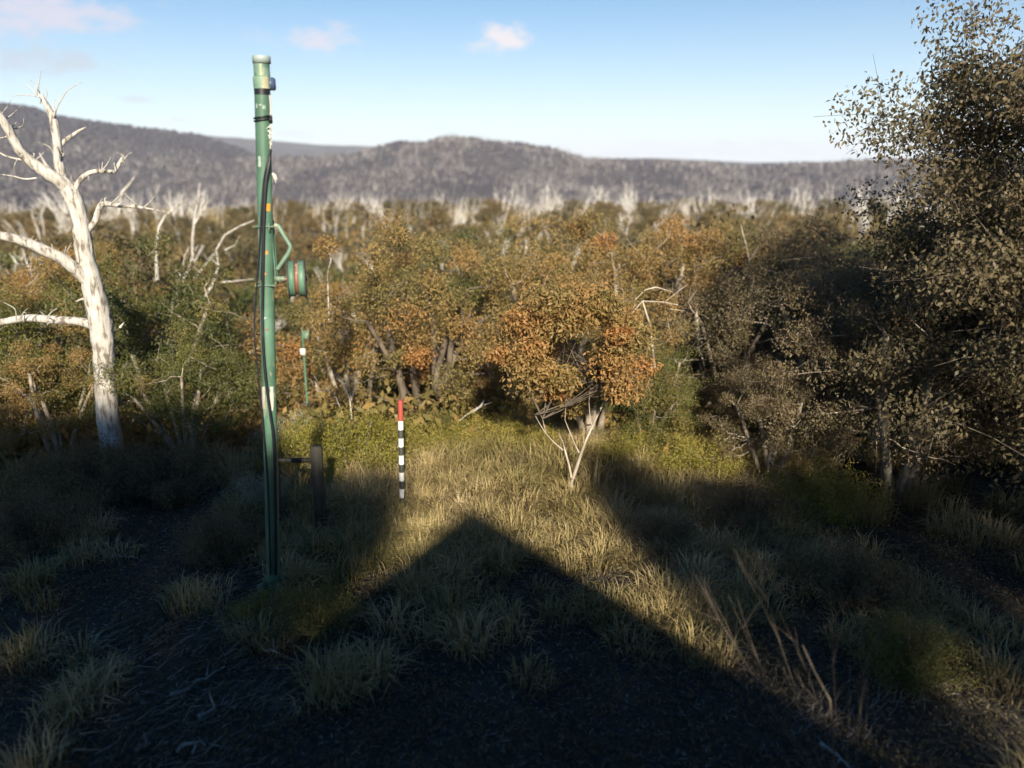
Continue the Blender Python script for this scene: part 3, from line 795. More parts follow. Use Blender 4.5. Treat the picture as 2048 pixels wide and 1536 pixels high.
# ------------------------------------------------------------------ the green lift pole
def lathe(mb, prof, axis='z', n=32, v=.5, O=(0, 0, 0)):
    """prof: (radius, height)"""
    a = np.arange(n) * 2 * pi / n; V = []
    for r, hh in prof:
        ring = np.stack([r * np.cos(a), r * np.sin(a), 0 * a + hh], -1)
        if axis == 'x': ring = ring[:, [2, 0, 1]]
        V.append(ring)
    V = np.concatenate(V) + np.array(O)
    k = len(prof); i, j = np.meshgrid(np.arange(k - 1), np.arange(n), indexing='ij'); j2 = (j + 1) % n
    F = np.stack([i * n + j, i * n + j2, (i + 1) * n + j2, (i + 1) * n + j], -1).reshape(-1, 4)
    mb.add(V, F, v)
def lift_pole():
    Y = 7.5; mpp = Y / (FOC * 2 * .9646)
    base = at(545, 1190, Y); base[2] = gz(base[0], Y) - .1
    root = empty('lift_pole', base); tag(root, 'tall weathered green steel pole with black cables and a side wheel', 'pole')
    O = base
    def q(px, py, dy=0): return at(px, py, Y + dy) - O
    R = 14.0 * mpp
    top = q(523, 119); bot = np.array([0, 0, 0.])
    def axis(py):       # centre of pole at photo row
        P0 = q(523, 119); P1 = q(540, 850)
        f = (py - 119) / (850 - 119.)
        # rows to height: intersect by height interpolation
        z = q(523, py)[2]
        t = (z - P0[2]) / (P1[2] - P0[2])
        return P0 + (P1 - P0) * t
    mb = MB()
    P0 = axis(119); P1 = axis(850); d = (P1 - P0) / (P1[2] - P0[2])
    foot = P0 + d * (0 - P0[2])
    pts = [foot + (P0 - foot) * t for t in np.linspace(0, 1, 24)]
    mb.tube(pts, R, 32, .5)
    mb.build('pole', M['green'], root)
    # welded base plate and gussets
    mb = MB(); mb.box((foot[0] - .2, foot[1] - .2, .06), (foot[0] + .2, foot[1] + .2, .10), bevel=.006)
    for a in range(4):
        c, s = cos(a * pi / 2 + .78), sin(a * pi / 2 + .78)
        Rm = np.array([[c, -s, 0], [s, c, 0], [0, 0, 1]])
        mb.box((.06, -.006, .1), (.17, .006, .24), R=Rm, T=np.array([foot[0], foot[1], 0]))
    mb.build('base_plate', M['green'], root)
    # cap
    def ring(py0, py1, rad, mat, name, bulge=0.0):
        mb = MB(); a, b = axis(py0), axis(py1)
        h_ = a[2] - b[2]; n = 6
        prof = [(rad * .9, -h_ / 2 - .0005), (rad, -h_ / 2)] + [(rad + bulge * sin(pi * k / n), -h_ / 2 + h_ * k / n) for k in range(n + 1)] + [(rad, h_ / 2), (rad * .9, h_ / 2 + .0005)]
        lathe(mb, prof, 'z', 36, .5, (a + b) / 2)
        return mb.build(name, M[mat], root, smooth=False)
    cpm = MB(); a, b = axis(112), axis(127); h_ = a[2] - b[2]
    lathe(cpm, [(R, -h_ / 2), (R * 1.15, -h_ / 2), (R * 1.15, h_ / 2 - .006), (R * 1.10, h_ / 2), (.001, h_ / 2 + .004)], 'z', 36, .5, (a + b) / 2)
    cpm.build('cap', M['capgrey'], root)
    ring(154, 178, R * 1.10, 'greenpale', 'collar')
    ring(177, 190, R * 1.03, 'black', 'tape')
    ring(128, 153, R * 1.012, 'greenpale', 'faded_sleeve')
    # loose strap lower down with a sagging tail
    mb = MB(); c = axis(237)
    a = np.linspace(0, 2 * pi, 25)
    for off in (-.012, .012):
        mb.tube(np.stack([c[0] + (R + .006) * np.cos(a), c[1] + (R + .006) * np.sin(a), c[2] + off + .012 * np.sin(a + 1.2)], -1), .009, 6, .5, cap=False)
    e = q(541, 240, -.02); mb.box(e - [.012, .02, .03], e + [.014, .02, .03], bevel=.004)
    mb.build('strap', M['black'], root)
    # junction box on the far right
    mb = MB(); c = q(543.5, 168, .03); mb.box(c - [.032, .045, .052], c + [.026, .045, .052], bevel=.008)
    bx = mb.build('junction_box', M['navy'], root)
    # wheel bracket: channel behind, two clamps, arm, bent brace
    mb = MB(); a = q(548, 442, .02); b = q(551, 566, .02)
    mb.box((a[0] - .018, a[1] - .03, b[2]), (b[0] + .012, a[1] + .04, a[2]), bevel=.005)
    mb.build('bracket_plate', M['green'], root)
    for py in (452, 569):
        mb = MB(); c = axis(py); w = 16 * mpp + .03
        mb.box((c[0] - w * .75, c[1] - R - .012, c[2] - .006), (c[0] + w, c[1] - R + .004, c[2] + .006), bevel=.002)
        for sx in (-1, 1): mb.tube(np.array([[c[0] + sx * (R + .012), c[1] - R - .02, c[2]], [c[0] + sx * (R + .012), c[1], c[2]], [c[0] + sx * (R + .012), c[1] + R + .03, c[2]]]), .006, 8)
        if py < 500: mb.box((c[0] + .05, c[1] - R - .02, c[2] - .045), (c[0] + .062, c[1] - R + .01, c[2] + .03), bevel=.002)
        mb.build('clamp', M['greenpale'], root)
    mb = MB()
    mb.tube(np.array([q(549, 450, .0), q(556, 451, 0), q(566, 468, 0), q(580, 490, 0), q(581, 496, 0), q(577, 506, 0), q(566, 522, 0), q(555, 538, 0)]), 4.0 * mpp, 12, .5)
    mb.build('brace', M['greenpale'], root)
    mb = MB(); a = q(549, 557.5); b = q(578, 557.5); mb.box((a[0], a[1] - .02, a[2] - .022), (b[0], a[1] + .02, a[2] + .022), bevel=.004)
    mb.build('arm', M['greenpale'], root)
    # the sheave: two green flanges and a rusty grooved rim
    wc = q(593.5, 557.5); wr = empty('wheel', wc, radians(13)); wr.parent = root
    rf = 39 * mpp; hw = 17 * mpp
    def disc(x0, x1, r, mat, name, r_in=.02, rim=.006):
        mb = MB()
        lathe(mb, [(r_in, x0), (r - rim, x0), (r, x0 + rim * .6), (r, x1 - rim * .6), (r - rim, x1), (r_in, x1)], 'x', 56)
        return mb.build(name, M[mat], wr, smooth=False)
    disc(-hw, -hw + .014, rf, 'stakeblack', 'flange'); disc(hw - .014, hw, rf, 'stakeblack', 'flange')
    mb = MB(); prof = []
    for t in np.linspace(0, 1, 9): prof.append((rf * (.90 - .04 * sin(t * pi)), -hw + .014 + t * (.76 * hw - .014)))
    lathe(mb, prof, 'x', 56); prof = [(r, -x) for r, x in prof[::-1]]; lathe(mb, prof, 'x', 56)
    mb.build('rim', M['green'], wr)
    mb = MB(); lathe(mb, [(rf * .885, -.24 * hw), (rf * .80, -.18 * hw), (rf * .78, 0), (rf * .80, .18 * hw), (rf * .885, .24 * hw)], 'x', 56); mb.build('groove', M['rust'], wr)
    mb = MB(); mb.tube(np.array([[-hw - .03, 0, 0], [0, 0, 0], [hw + .015, 0, 0]]), .022, 14); mb.build('hub', M['rust'], wr)
    # cables
    def cable(pts, r, dys, mat='black', name='cable'):
        mb = MB(); P = np.array([q(p[0], p[1], dy) for p, dy in zip(pts, dys)])
        n = len(P); tt = np.linspace(0, n - 1, (n - 1) * 6 + 1)
        m = np.gradient(P, axis=0); Q = []
        for u in tt:
            i = min(int(u), n - 2); f = u - i
            Q.append((2 * f ** 3 - 3 * f ** 2 + 1) * P[i] + (f ** 3 - 2 * f ** 2 + f) * m[i] + (-2 * f ** 3 + 3 * f ** 2) * P[i + 1] + (f ** 3 - f ** 2) * m[i + 1])
        mb.tube(np.array(Q), r, 8, .5); return mb.build(name, M[mat], root)
    f = -R - .012
    cable([(541, 298), (534, 328), (527, 365), (523, 420), (519, 490), (514, 560), (509, 640), (510, 690), (516, 740), (521, 800), (527, 860), (536, 980), (541, 1150)], .0085, [f * .4, f, f, f, f, f, f, f, f, f, f * 1.1, f * 1.1, f * 1.1])
    cable([(541, 300), (538, 330), (532, 365), (529, 420), (527, 490), (526, 560), (525, 640), (527, 700), (532, 760), (541, 830), (547, 880), (551, 980), (552, 1150)], .014, [f * .3, f * .8, f, f, f, f, f, f, f * 1.05, f * 1.05, f, f, f])
    cable([(541, 296), (536, 328), (530, 365), (526, 420), (524, 490), (522, 560)], .006, [f * .3, f * .95, f * 1.1, f * 1.1, f * 1.1, f * 1.1])
    cable([(539, 190), (541, 215), (541, 238), (540, 262), (541, 280), (541, 300)], .006, [f * .2, f * .2, f * .2, f * .3, f * .3, f * .3], 'rope', 'rope')
    rg = np.random.RandomState(2)
    mb = MB()
    for k in range(9):
        c = q(541 + rg.normal() * 1.5, 258 + k * 4.6, f * .4)
        mb.tube(np.array([c, c + rg.normal(size=3) * .012, c + rg.normal(size=3) * .02 + [0, 0, -.015]]), [.007, .006, .002], 5)
    mb.build('frayed_rope', M['rope'], root)
    mb = MB(); c = q(545, 347, -.02)
    mb.tube(np.array([c, q(550, 351, -.02), q(554, 360, -.02)]), [.012, .014, .004], 7); mb.tube(np.array([c, q(548, 354, -.03), q(552, 366, -.03)]), [.008, .007, .002], 6)
    mb.build('rope_knot', M['rope'], root)
    # paint marks wrap the pipe just proud of it
    def patch(px0, px1, py0, py1, mat, name, seed):
        rg = np.random.RandomState(seed); mb = MB()
        c0, c1 = axis(py0), axis(py1); n = 7; m_ = 6
        V = []
        for j in range(m_):
            t = j / (m_ - 1); c = c0 + (c1 - c0) * t
            cpx = 523 + (540 - 523) * ((py0 + (py1 - py0) * t) - 119) / 731.
            for i in range(n):
                px = px0 + (px1 - px0) * (i / (n - 1)) + (rg.normal() * .5 if i in (0, n - 1) else 0)
                s_ = np.clip((px - cpx) / 14.0, -.98, .98); a = math.asin(s_)
                zz = c[2] + (rg.normal() * .004 if j in (0, m_ - 1) else 0)
                V.append([c[0] + (R + .0025) * sin(a), c[1] - (R + .0025) * cos(a), zz])
        F = [[j * n + i, j * n + i + 1, (j + 1) * n + i + 1, (j + 1) * n + i] for j in range(m_ - 1) for i in range(n - 1)]
        mb.add(V, F); mb.build(name, M[mat], root)
    patch(532, 541.5, 407, 422, 'orange', 'orange_mark', 1)
    patch(535.5, 539, 500, 507, 'orange', 'orange_mark', 2)
    patch(533, 536, 543, 548, 'orange', 'orange_mark', 3)
    patch(534, 541, 655, 658, 'rust', 'orange_mark', 4)
    patch(517, 520, 209, 216, 'scuff', 'chalk_mark', 5); patch(521, 527, 210, 212, 'scuff', 'chalk_mark', 6); patch(529, 534, 211, 219, 'scuff', 'chalk_mark', 7)
    patch(528, 532, 150, 168, 'scuff', 'chalk_mark', 8); patch(521, 526, 312, 334, 'scuff', 'chalk_mark', 9)
    patch(529, 537, 632, 635, 'scuff', 'chalk_mark', 10)
    patch(525, 534, 770, 815, 'rope', 'worn_paint', 11); patch(543, 549, 770, 818, 'rope', 'worn_paint', 12)
lift_pole()

def far_pole():
    Y = 14.5; mpp = Y / (FOC * 2 * .9646)
    b = at(606, 800, Y); b[2] = gz(b[0], Y) - .1
    root = empty('lift_pole', b); tag(root, 'small distant green lift pole with a white plate, down in the gully', 'pole')
    def q(px, py, dy=0): return at(px, py, Y + dy) - b
    mb = MB(); t = q(604, 655); mb.tube(np.array([[t[0], 0, 0], [t[0], 0, t[2] * .5], t]), 5.0 * mpp * .45, 16); mb.build('pole', M['green'], root)
    mb = MB(); mb.tube(np.array([q(605, 664), q(612, 665), q(619, 667)]), .022, 8); mb.tube(np.array([q(605, 674), q(613, 674), q(619, 672)]), .02, 8); mb.build('arm', M['greenpale'], root)
    mb = MB(); lathe(mb, [(.02, -.05), (.10, -.045), (.085, 0), (.10, .045), (.02, .05)], 'x', 24, .5, q(614, 670)); mb.build('wheel', M['greenpale'], root)
    mb = MB(); c = q(605.5, 704, -.08); mb.box(c - [.05, .012, .065], c + [.05, .012, .065], bevel=.006); mb.build('plate', M['white'], root)
far_pole()

# ---- snow stake
def stake():
    Y = 9.5; mpp = Y / (FOC * 2 * .9646)
    b = at(804, 1004, Y); b[2] = gz(b[0], Y)
    root = empty('snow_stake', b); tag(root, 'slim snow stake banded white and dark with a red top', 'marker stake')
    def q(px, py, dy=0): return at(px, py, Y + dy) - b
    r = 5.3 * mpp
    def seg(y0, y1, mat, name, rr=1.0):
        mb = MB(); a = q(801 + (y0 - 820) * .018, y0); c = q(801 + (y1 - 820) * .018, y1); mb.tube(np.array([a, (a + c) / 2, c]), r * rr, 18); return mb.build(name, M[mat], root)
    seg(800, 841, 'red', 'red_tip')
    core = MB(); core.tube(np.array([q(801.3, 842), q(802.8, 925), [0, 0, -.15]]), r * .97, 18); core.build('shaft', M['stakeblack'], root)
    for y0, y1 in ((841, 859), (876, 893), (910, 928), (944, 961), (977, 995)): seg(y0, y1, 'white', 'white_band', 1.03)
stake()

def fence():
    Y = 9.1
    b = at(632, 980, Y); b[2] = gz(b[0], Y)
    root = empty('timber_rail', b); tag(root, 'short dark timber rail between two stout posts beside the green pole', 'fence')
    def q(px, py, dy=0): return at(px, py, Y + dy) - b
    for (px, w) in ((632, .062), (546, .045)):
        mb = MB(); t = q(px, 893); mb.box((t[0] - w, -w, -.4), (t[0] + w, w, t[2]), bevel=.012); mb.build('post', M['timber'], root)
    mb = MB(); a = q(548, 924); c = q(622, 917); mb.box((a[0], -.03, a[2]), (c[0], .03, c[2]), bevel=.006); mb.build('rail', M['timber'], root)
fence()

# ------------------------------------------------------------------ shrubs
def shrub_meshes(seed, R, H, n, L, W, vm):
    rg = np.random.RandomState(seed); lf = MB(); wd = MB()
    nt_ = 60
    for k in range(nt_):
        a = rg.uniform(0, 2 * pi); s = rg.uniform(0, 1) ** .5
        e = np.array([cos(a) * R * s, sin(a) * R * s, H * (1 - .55 * s ** 2) * rg.uniform(.75, 1.05)])
        wd.tube(bez(np.array([e[0] * .25, e[1] * .25, 0]), e, np.array([0, 0, -.05]), 4, rg), [.008, .006, .004, .002], 3, .5, cap=False)
        m_ = n // nt_
        t = (rg.uniform(.35, 1.08, m_) * (1 + .25 * (rg.rand() - .3)))[:, None]
        C = e * t * [1, 1, 1] + rg.normal(size=(m_, 3)) * R * .09; C[:, 2] = np.abs(C[:, 2])
        v = np.clip(vm + rg.normal() * .15 + .2 * (t[:, 0] - .8) + rg.normal(size=m_) * .1, 0, 1)
        lf.leaves(C, L, W, rg, v, down=-.5)
    return wd, lf
shr = []
for k, (mt, vm, W_, L_) in enumerate([('shrub', .55, .016, .05), ('shrub', .7, .016, .05), ('gumgreen', .55, .018, .05), ('gumdark', .6, .018, .05), ('daisy', .7, .02, .04)]):
    w_, l_ = shrub_meshes(200 + k, .75, .75, 15000, L_ * .75, W_ * .75, vm)
    root = empty('shrub'); w_.build('stem', M['twig'], root); l_.build('foliage', M[mt], root); tag(root, 'x', 'shrub'); shr.append(root)
sused = [False] * 5
def put_shrub(k, px, dist, s, label, sz=None, group='low shrubs in the clearing', py=850):
    if sused[k]: o = copy_tree(shr[k])
    else: o = shr[k]; sused[k] = True
    p = spot(px, dist, py); p[2] -= .03
    place(o, p, px * .37, s, sz, label, group)
put_shrub(0, 700, 11.2, 1.25, 'bright yellow green bush left of the striped stake, broadest of its row')
put_shrub(1, 790, 11.8, .9, 'yellow bush directly behind the top of the striped stake')
put_shrub(0, 620, 12.0, .95, 'yellow green bush just right of the green pole')
put_shrub(4, 585, 12.6, .9, 'pale flowering bush between the pole and the yellow bushes')
put_shrub(4, 655, 12.4, .7, 'small pale flowering bush on top of the yellow bushes')
put_shrub(1, 985, 12.2, .9, 'bright yellow bush under the middle grove, right of the stake')
put_shrub(0, 900, 12.0, .75, 'olive yellow bush between the stake and the middle grove')
put_shrub(1, 1070, 11.8, .75, 'low yellow brown bush left of the forked young gum')
put_shrub(3, 1040, 10.8, .55, 'small dark bush casting shade left of the forked young gum')
put_shrub(2, 870, 12.8, .9, 'dull green bush at the foot of the dark stems')
put_shrub(2, 960, 13.0, .8, 'dull green bush under the broken pale branch')
put_shrub(0, 1260, 11.4, .8, 'tan green bush right of the forked young gum')
put_shrub(2, 1290, 12.0, .95, 'leafy green bush at the right side of the clearing')
put_shrub(1, 1400, 11.0, .9, 'yellowish bush in the dim light right of the clearing')
put_shrub(0, 1660, 9.6, .95, 'dim golden bush low at the right of the view')
put_shrub(3, 1500, 9.2, .8, 'dark bush in the shade right of the lit grass')
put_shrub(3, 1330, 8.4, .6, 'small dark bush on the edge of the shade right of the grass')
put_shrub(3, 1750, 7.4, .8, 'dark bush in the shade at the lower right')
put_shrub(2, 1900, 6.2, .7, 'leafy dark green bush near the lower right corner')
put_shrub(3, 330, 10.4, .95, 'shaded bush at the foot of the white tree, right side')
put_shrub(3, 120, 10.6, 1.0, 'shaded bush at the foot of the white tree, left side')
put_shrub(4, 490, 10.0, .6, 'pale speckled bush in the shade left of the pole foot')
put_shrub(3, 30, 8.6, .9, 'dark bush in the shade at the left edge')
put_shrub(2, 600, 6.9, .6, 'small olive bush in the shade right of the pole foot')
put_shrub(3, 420, 8.4, .7, 'dark bush in the shade left of the pole')
put_shrub(0, 480, 7.0, .35, 'tiny olive bush at the foot of the green pole')

put_shrub(3, 190, 10.7, 1.0, 'dark low bush added as shade on the foot of the white tree trunk')  # added dark bushes, standing in for deep shade on the trunk's foot
put_shrub(3, 265, 10.6, .9, 'dark low bush added as shade just right of the white tree trunk')
put_shrub(3, 225, 10.4, .95, 'small dark bush added as shade in front of the white tree trunk')
# bare twiggy bush at lower right
def bare_bush():
    Y = 4.6; rg = np.random.RandomState(21)
    O = at(1700, 1470, Y); O[2] = gz(O[0], Y)
    mb = MB()
    for k in range(17):
        tip = at(1400 + rg.uniform(-10, 330), 1130 + rg.uniform(-30, 230), Y + rg.uniform(-.3, .9)) - O
        P = bez(np.zeros(3), tip, rg.normal(size=3) * .10 + np.array([.05, 0, -.05]), 8, rg)
        mb.tube(P, np.linspace(.0017, .0006, 8), 5, .5, cap=False)
        for j in (3, 4, 5, 6):
            e = P[j] + (P[7] - P[2]) * rg.uniform(.15, .4) + rg.normal(size=3) * .07
            mb.tube(np.array([P[j], (P[j] + e) / 2 + rg.normal(size=3) * .01, e]), [.0018, .0012, .0008], 4, .5, cap=False)
    P = np.array([[0, 0, -.05], at(1660, 1400, Y) - O, at(1630, 1345, Y) - O, at(1605, 1290, Y) - O]); mb.tube(P, [.008, .007, .005, .002], 8, .5)
    o = mb.build('bare_bush', M['darkbark']); o.location = O
    tag(o, 'leafless bush of long thin twigs leaning left at the lower right', 'bush')
bare_bush()

# fallen sticks
def stick(px0, py0, px1, py1, w, label, mat='greywood', seed=1):
    rg = np.random.RandomState(seed)
    def gp(px, py):
        d = pix(px, py); t = (CAMZ - .68) / -d[2]; p = d * t; return np.array([p[0], p[1], gz(p[0], p[1]) + w + .02])
    a, b = gp(px0, py0), gp(px1, py1)
    mb = MB(); P = bez(np.zeros(3), b - a, rg.normal(size=3) * .04 + [0, 0, .03], 7, rg); P[1:-1] += rg.normal(size=(5, 3)) * .008
    mb.tube(P, np.linspace(w, w * .4, 7), 7, .5, wob=.1, rng=rg)
    e = P[4] + (P[6] - P[2]) * .3 + rg.normal(size=3) * .06; mb.tube(np.array([P[4], (P[4] + e) / 2, e]), [w * .5, w * .35, w * .15], 5)
    o = mb.build('fallen_stick', M[mat]); o.location = a
    tag(o, label, 'stick', 'fallen sticks on the ground')
stick(1168, 988, 1187, 978, .022, 'short pale stick on the grass beside the forked young gum', 'deadwood', 1)
stick(340, 1385, 450, 1335, .020, 'longest pale stick lying in the shade at lower left', 'greywood', 2)
stick(395, 1430, 430, 1415, .022, 'short thick pale stick in the shade at lower left', 'greywood', 3)
stick(270, 1490, 300, 1480, .02, 'stubby pale stick near the bottom left', 'greywood', 4)
stick(355, 1495, 410, 1485, .018, 'thin pale stick just above the bottom edge at left', 'greywood', 5)
stick(180, 1300, 205, 1260, .014, 'small upright slanting stick in the shade left of the pole', 'greywood', 6)
stick(205, 1110, 275, 1112, .012, 'thin pale stick in the deep shade under the white tree', 'greywood', 7)
stick(590, 1240, 625, 1210, .018, 'pale stick beside the left edge of the roof shadow', 'greywood', 8)
stick(520, 1300, 560, 1310, .018, 'crooked pale stick right of the pole foot in shade', 'greywood', 9)
stick(1640, 1480, 1700, 1530, .02, 'grey stick at the foot of the leafless bush', 'greywood', 10)

# ------------------------------------------------------------------ grass and litter
def grass():
    rg = np.random.RandomState(12)
    mb = MB()
    n = 8500
    y = rg.uniform(3.2, 16, n); x = rg.uniform(-1, 1, n) * (1.5 + y * .75)
    dens = .03 - .35 * (1 - sstep((y - 5.0) / 2.0)) * (np.abs(x) < 3.5) + .6 * fnoise(x, y, 2.2, 2, 4) + 1.0 * ((x > -2.6) & (x < 3.8)) * sstep((y - 6.6) / 2.2)  # tufts kept sparse where shadow falls, so that ground reads darker
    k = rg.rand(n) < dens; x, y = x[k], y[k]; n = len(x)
    z = ground_h(x, y)
    vt = np.clip(.52 + .3 * fnoise(x, y, 3.2, 2, 7) + .13 * rg.normal(size=n) + .1 * (x > 1.0), 0, 1)
    Hh = rg.uniform(.12, .36, n) * (1 + .7 * sstep((y - 8.5) / 2.5)) * (1 + .3 * fnoise(x, y, 4, 2, 9))
    nb = 85
    X = np.repeat(x, nb); Yy = np.repeat(y, nb); Z = np.repeat(z, nb); H_ = np.repeat(Hh, nb) * rg.uniform(.6, 1.15, n * nb)
    a = rg.uniform(0, 2 * pi, n * nb); s = rg.uniform(0, 1, n * nb) ** .7
    bx = X + np.cos(a) * s * .19; by = Yy + np.sin(a) * s * .19
    a = a + rg.normal(size=n * nb) * .9
    lean = (s * .5 + rg.uniform(0, .8, n * nb)) * H_
    tx = bx + np.cos(a) * lean + rg.normal(size=n * nb) * .03; ty = by + np.sin(a) * lean + rg.normal(size=n * nb) * .03
    w = rg.uniform(.0035, .007, n * nb)
    pa = a + pi / 2
    dx, dy = np.cos(pa) * w, np.sin(pa) * w
    B = Z - .02
    mx, my, mz = (bx + tx) / 2 - np.cos(a) * lean * .18, (by + ty) / 2 - np.sin(a) * lean * .18, Z + H_ * .6
    V = np.stack([np.stack([bx - dx, by - dy, B], -1), np.stack([bx + dx, by + dy, B], -1), np.stack([mx + dx * .8, my + dy * .8, mz], -1),
                  np.stack([tx, ty, Z + H_ * (1.05 - .45 * lean / H_)], -1), np.stack([mx - dx * .8, my - dy * .8, mz], -1)], 1).reshape(-1, 3)
    o = np.arange(n * nb)[:, None] * 5
    v = np.clip(np.repeat(vt, nb) + rg.normal(size=n * nb) * .12, 0, 1)
    mb.add(V, o + [0, 1, 2, 4], v); mb.n -= len(V); mb.V.append(np.zeros((0, 3)))
    # second face list shares the same vertices
    mb.F.append(o + [4, 2, 3]); mb.A.append(v); mb.M.append(np.zeros(len(o), int)); mb.n += len(V)
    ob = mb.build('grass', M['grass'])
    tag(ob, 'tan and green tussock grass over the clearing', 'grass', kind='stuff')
    # low creeping scrub and twigs between the tussocks
    n = 3600; y = rg.uniform(3, 12, n); x = rg.uniform(-1, 1, n) * (1.3 + y * .75); k = 26
    hh = np.clip(.10 + .10 * fnoise(x, y, 1.6, 3, 5), .03, .3); z = ground_h(x, y)
    C = np.stack([np.repeat(x, k), np.repeat(y, k), np.repeat(z, k)], -1)
    C += rg.normal(size=(n * k, 3)) * [.13, .13, 0]; C[:, 2] += rg.uniform(0, 1, n * k) * np.repeat(hh, k)
    mb = MB(); mb.leaves(C, .05, .016, rg, np.clip(np.repeat(rg.normal(.4, .2, n), k) + rg.normal(size=n * k) * .1, 0, 1), down=-.3)
    tag(mb.build('ground_cover', M['gumdark']), 'low dull creeping scrub between the tussocks', 'ground cover', kind='stuff')
    # pale dry stalks lodged over at the lower left and beside the roof shadow
    mb = MB(); n = 0
    for (px, py, sp) in [(200, 1290, 60), (250, 1330, 60), (330, 1290, 60), (390, 1380, 55), (440, 1430, 60), (300, 1480, 60), (380, 1500, 70), (540, 1300, 40), (570, 1240, 40), (600, 1090, 30), (520, 1400, 40), (150, 1420, 60), (430, 1270, 50), (1450, 1240, 50), (1640, 1440, 50), (1750, 1420, 60), (1880, 1330, 60), (480, 890, 30), (490, 930, 30)]:
        for q in range(60):
            d = pix(px + rg.normal() * sp, py + rg.normal() * sp * .6); t = (CAMZ - .68) / -d[2]; p = d * t; p[2] = gz(p[0], p[1]) + rg.uniform(.02, .14)
            a_ = rg.normal(.75, .45); L_ = rg.uniform(.06, .22)
            e = p + np.array([cos(a_), sin(a_), rg.uniform(-.1, .5)]) * L_
            mb.tube(np.array([p, (p + e) / 2 + rg.normal(size=3) * .012, e]), [.0035, .003, .001], 3, np.clip(rg.normal(.7, .2), 0, 1), cap=False)
    tag(mb.build('dry_stalks', M['litter']), 'pale dry stalks flattened over the shaded ground', 'dry stalks', kind='stuff')
    # bark and leaf litter
    n = 60000
    y = rg.uniform(3, 15, n); x = rg.uniform(-1, 1, n) * (1.5 + y * .75)
    C = np.stack([x, y, ground_h(x, y) + .012], -1)
    mb = MB(); mb.leaves(C, .09, .016, rg, np.clip(rg.normal(.5, .25, n), 0, 1), down=0)
    V = mb.V[0].reshape(n, 4, 3); V[..., 2] = C[:, None, 2] + (V[..., 2] - C[:, None, 2]) * .15 + .02
    mb.V[0] = V.reshape(-1, 3)
    tag(mb.build('leaf_litter', M['litter']), 'curled bark strips and leaf litter on the soil', 'litter', kind='stuff')
grass()

# ------------------------------------------------------------------ the hut behind the camera and the trees that shade the foreground
def back(px, py, yplane, zg=.68):
    """where the sun ray that ends on the ground under a photo pixel crosses the vertical plane y = yplane"""
    d = pix(px, py); p = np.array([0, 0, CAMZ]) + d * ((CAMZ - zg) / -d[2])
    t = (yplane - p[1]) / SUN[1]
    return p + SUN * t
def hut():
    yp = -.6
    A = back(937, 1015, yp); Lf = back(600, 1270, yp); Rt = back(1690, 1480, yp)
    sl = ((A[2] - Lf[2]) / (A[0] - Lf[0]) + (A[2] - Rt[2]) / (Rt[0] - A[0])) / 2
    hw = 3.4; ze = A[2] - sl * hw
    root = empty('hut', (A[0], yp - 3, .6)); tag(root, 'gabled timber hut behind the viewpoint whose roof shadow lies on the grass', 'hut')
    O = np.array(root.location)
    e = .45
    mb = MB()
    wl = hw - e; zt = A[2] - .14 - O[2]; zw = A[2] - sl * wl - .14 - O[2]
    for y_ in (-3.0 + 3.0 - .35,):
        pass
    yf, ybk = -.35, -5.65
    V = [[-wl, yf, 0], [wl, yf, 0], [wl, yf, zw], [0, yf, zt], [-wl, yf, zw], [-wl, ybk, 0], [wl, ybk, 0], [wl, ybk, zw], [0, ybk, zt], [-wl, ybk, zw]]
    V = np.array(V, float) + [0, 3, 0]
    for f in ([0, 1, 2, 3, 4], [6, 5, 9, 8, 7]): mb.add(V, [f])
    for f in ([1, 6, 7, 2], [5, 0, 4, 9]): mb.add(V, [f])
    mb.build('wall', M['wall'], root, smooth=False)
    mb = MB()
    for sgn in (-1, 1):
        a = np.array([0, 3.0, A[2] - O[2]]); b = np.array([sgn * hw, 3.0, ze - O[2]]); t = np.array([0, 0, -.12]); bk = np.array([0, -6.0, 0])
        Q = np.array([a, b, b + t, a + t, a + bk, b + bk, b + t + bk, a + t + bk])
        mb.add(Q, [[0, 1, 2, 3], [7, 6, 5, 4], [0, 4, 5, 1], [3, 2, 6, 7], [1, 5, 6, 2]])
    mb.build('roof', M['roof'], root, smooth=False)
    mb = MB(); mb.box((-1.9, 2.652, 1.0), (-.8, 2.70, 2.2)); w = mb.build('window', M['white'], root)
    mb = MB(); mb.box((-1.8, 2.705, 1.1), (-.9, 2.715, 2.1)); mb.build('pane', M['glass'], w)
    mb = MB(); mb.box((.5, 2.652, 0), (1.4, 2.70, 2.1)); mb.build('door', M['timber'], root)
hut()

def shade_tree(label, base, blobs, seed, leafn=1300, H=None):
    rg = np.random.RandomState(seed)
    root = empty('snow_gum', base); tag(root, label, 'tree', 'snow gums beside and behind the hut')
    O = np.array(base); w = MB(); lf = MB()
    fork = np.array([0, 0, 2.2]); w.tube(bez(np.array([0, 0, -.2]), fork, np.array([.1, 0, 0]), 6, rg), np.linspace(.2, .14, 6), 10, .5, wob=.05, rng=rg)
    for (c, r) in blobs:
        c = np.array(c) - O
        w.tube(bez(fork, c, rg.normal(size=3) * .2, 7, rg), np.linspace(.09, .02, 7), 6, .5, cap=False)
        n = int(leafn * r * r * 2.2)
        u = rg.normal(size=(n, 3)); u /= np.linalg.norm(u, axis=1)[:, None]
        C = c + u * (rg.uniform(0, 1, n) ** .4)[:, None] * r * [1, 1, .85]
        lf.leaves(C, .14, .06, rg, np.clip(rg.normal(.5, .15, n), 0, 1))
    w.build('trunk', M['bark'], root); lf.build('crown', M['gum'], root)
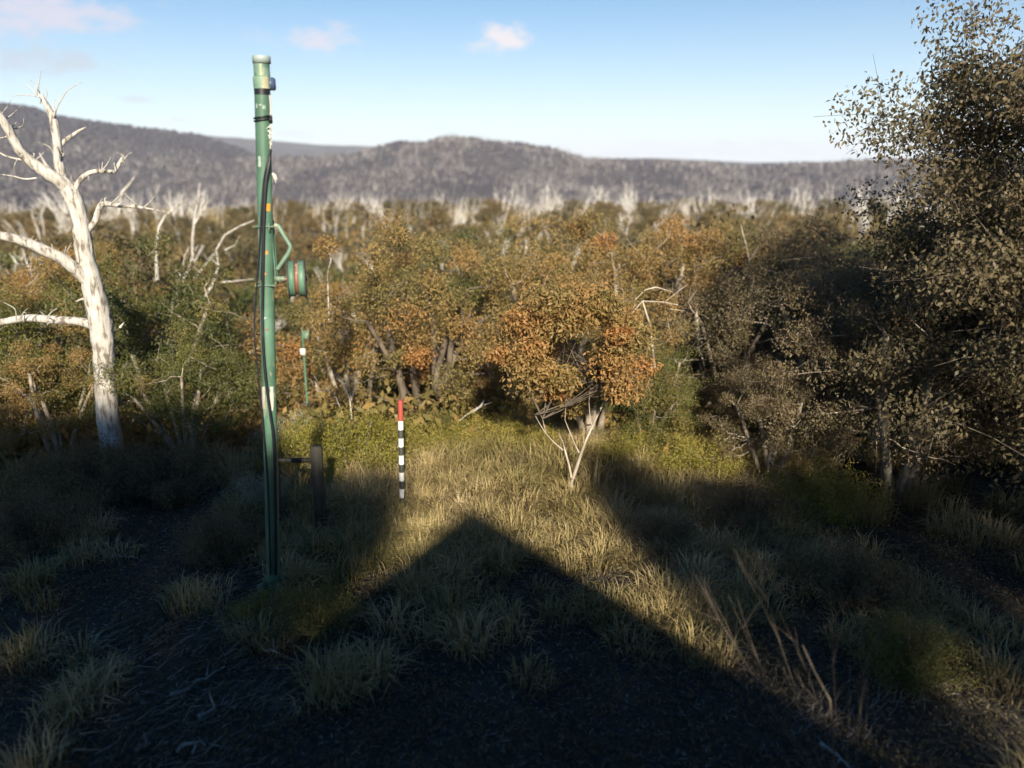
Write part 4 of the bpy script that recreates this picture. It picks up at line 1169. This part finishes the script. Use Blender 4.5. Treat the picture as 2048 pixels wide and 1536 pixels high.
def blobset(pts, yp, r):
    out = []
    for p in pts:
        px, py = p[:2]; rr = p[2] if len(p) > 2 else r
        q_ = back(px, py, yp)
        out.append((q_, rr))
    return out
# left group: shadow covers everything left of and below (480..780, 900..960)
yL = -3.5
ptsL = []
for py, x0, x1 in ((880, -500, 480), (900, -400, 500), (940, -400, 530), (1000, -200, 740), (1080, -200, 690), (1170, -300, 600), (1280, -350, 480), (1360, -200, 440), (1440, -200, 250), (1540, -200, 270), (1650, -200, 420)):
    nn = max(2, int((x1 - x0) / (80 + (py - 900) * .24)))
    for px in np.linspace(x0, x1, nn): ptsL.append((px, py, .6))
bl = blobset(ptsL, yL, .6)
shade_tree('leafy snow gum left of the hut, shading the lower left', (-7.5, yL, .7), bl, 301)
ptsR = []
for py, x0, x1 in ((960, 1230, 1560), (1010, 1260, 2300), (1080, 1330, 2300), (1160, 1420, 2300), (1260, 1560, 2300), (1400, 1780, 2400)):
    nn = max(2, int((x1 - x0) / (95 + (py - 900) * .28)))
    for px in np.linspace(x0, x1, nn): ptsR.append((px, py, .62))
br = blobset(ptsR, yL, .6)
shade_tree('leafy snow gum right of the hut, shading the lower right', (8.5, yL, .7), br, 302)
# a taller, thinner one farther right that dims the right hand trees
tall = [((x, -4.5 + rng.uniform(-.8, .8), z), .95) for x in np.arange(9, 14, 1.25) for z in np.arange(6.2, 11.5, 1.25) if rng.rand() < .8]
shade_tree('tall open snow gum behind the viewpoint at far right', (9.8, -4.5, .7), tall, 303, 170)

# ------------------------------------------------------------------ haze
def haze():
    mb = MB(); mb.box((-15000, -15000, -140), (15000, 15000, 300))
    m = bpy.data.materials.new('thin_air'); m.use_nodes = True; nt = m.node_tree; nt.nodes.clear()
    o = nt.nodes.new('ShaderNodeOutputMaterial'); v = nt.nodes.new('ShaderNodeVolumePrincipled')
    v.inputs['Color'].default_value = (.80, .85, .97, 1); v.inputs['Density'].default_value = 8.5e-5; v.inputs['Anisotropy'].default_value = -0.12
    nt.links.new(v.outputs[0], o.inputs['Volume'])
    tag(mb.build('haze', m, smooth=False), 'thin blue haze over the valley and the hills', 'haze', kind='stuff')
haze()
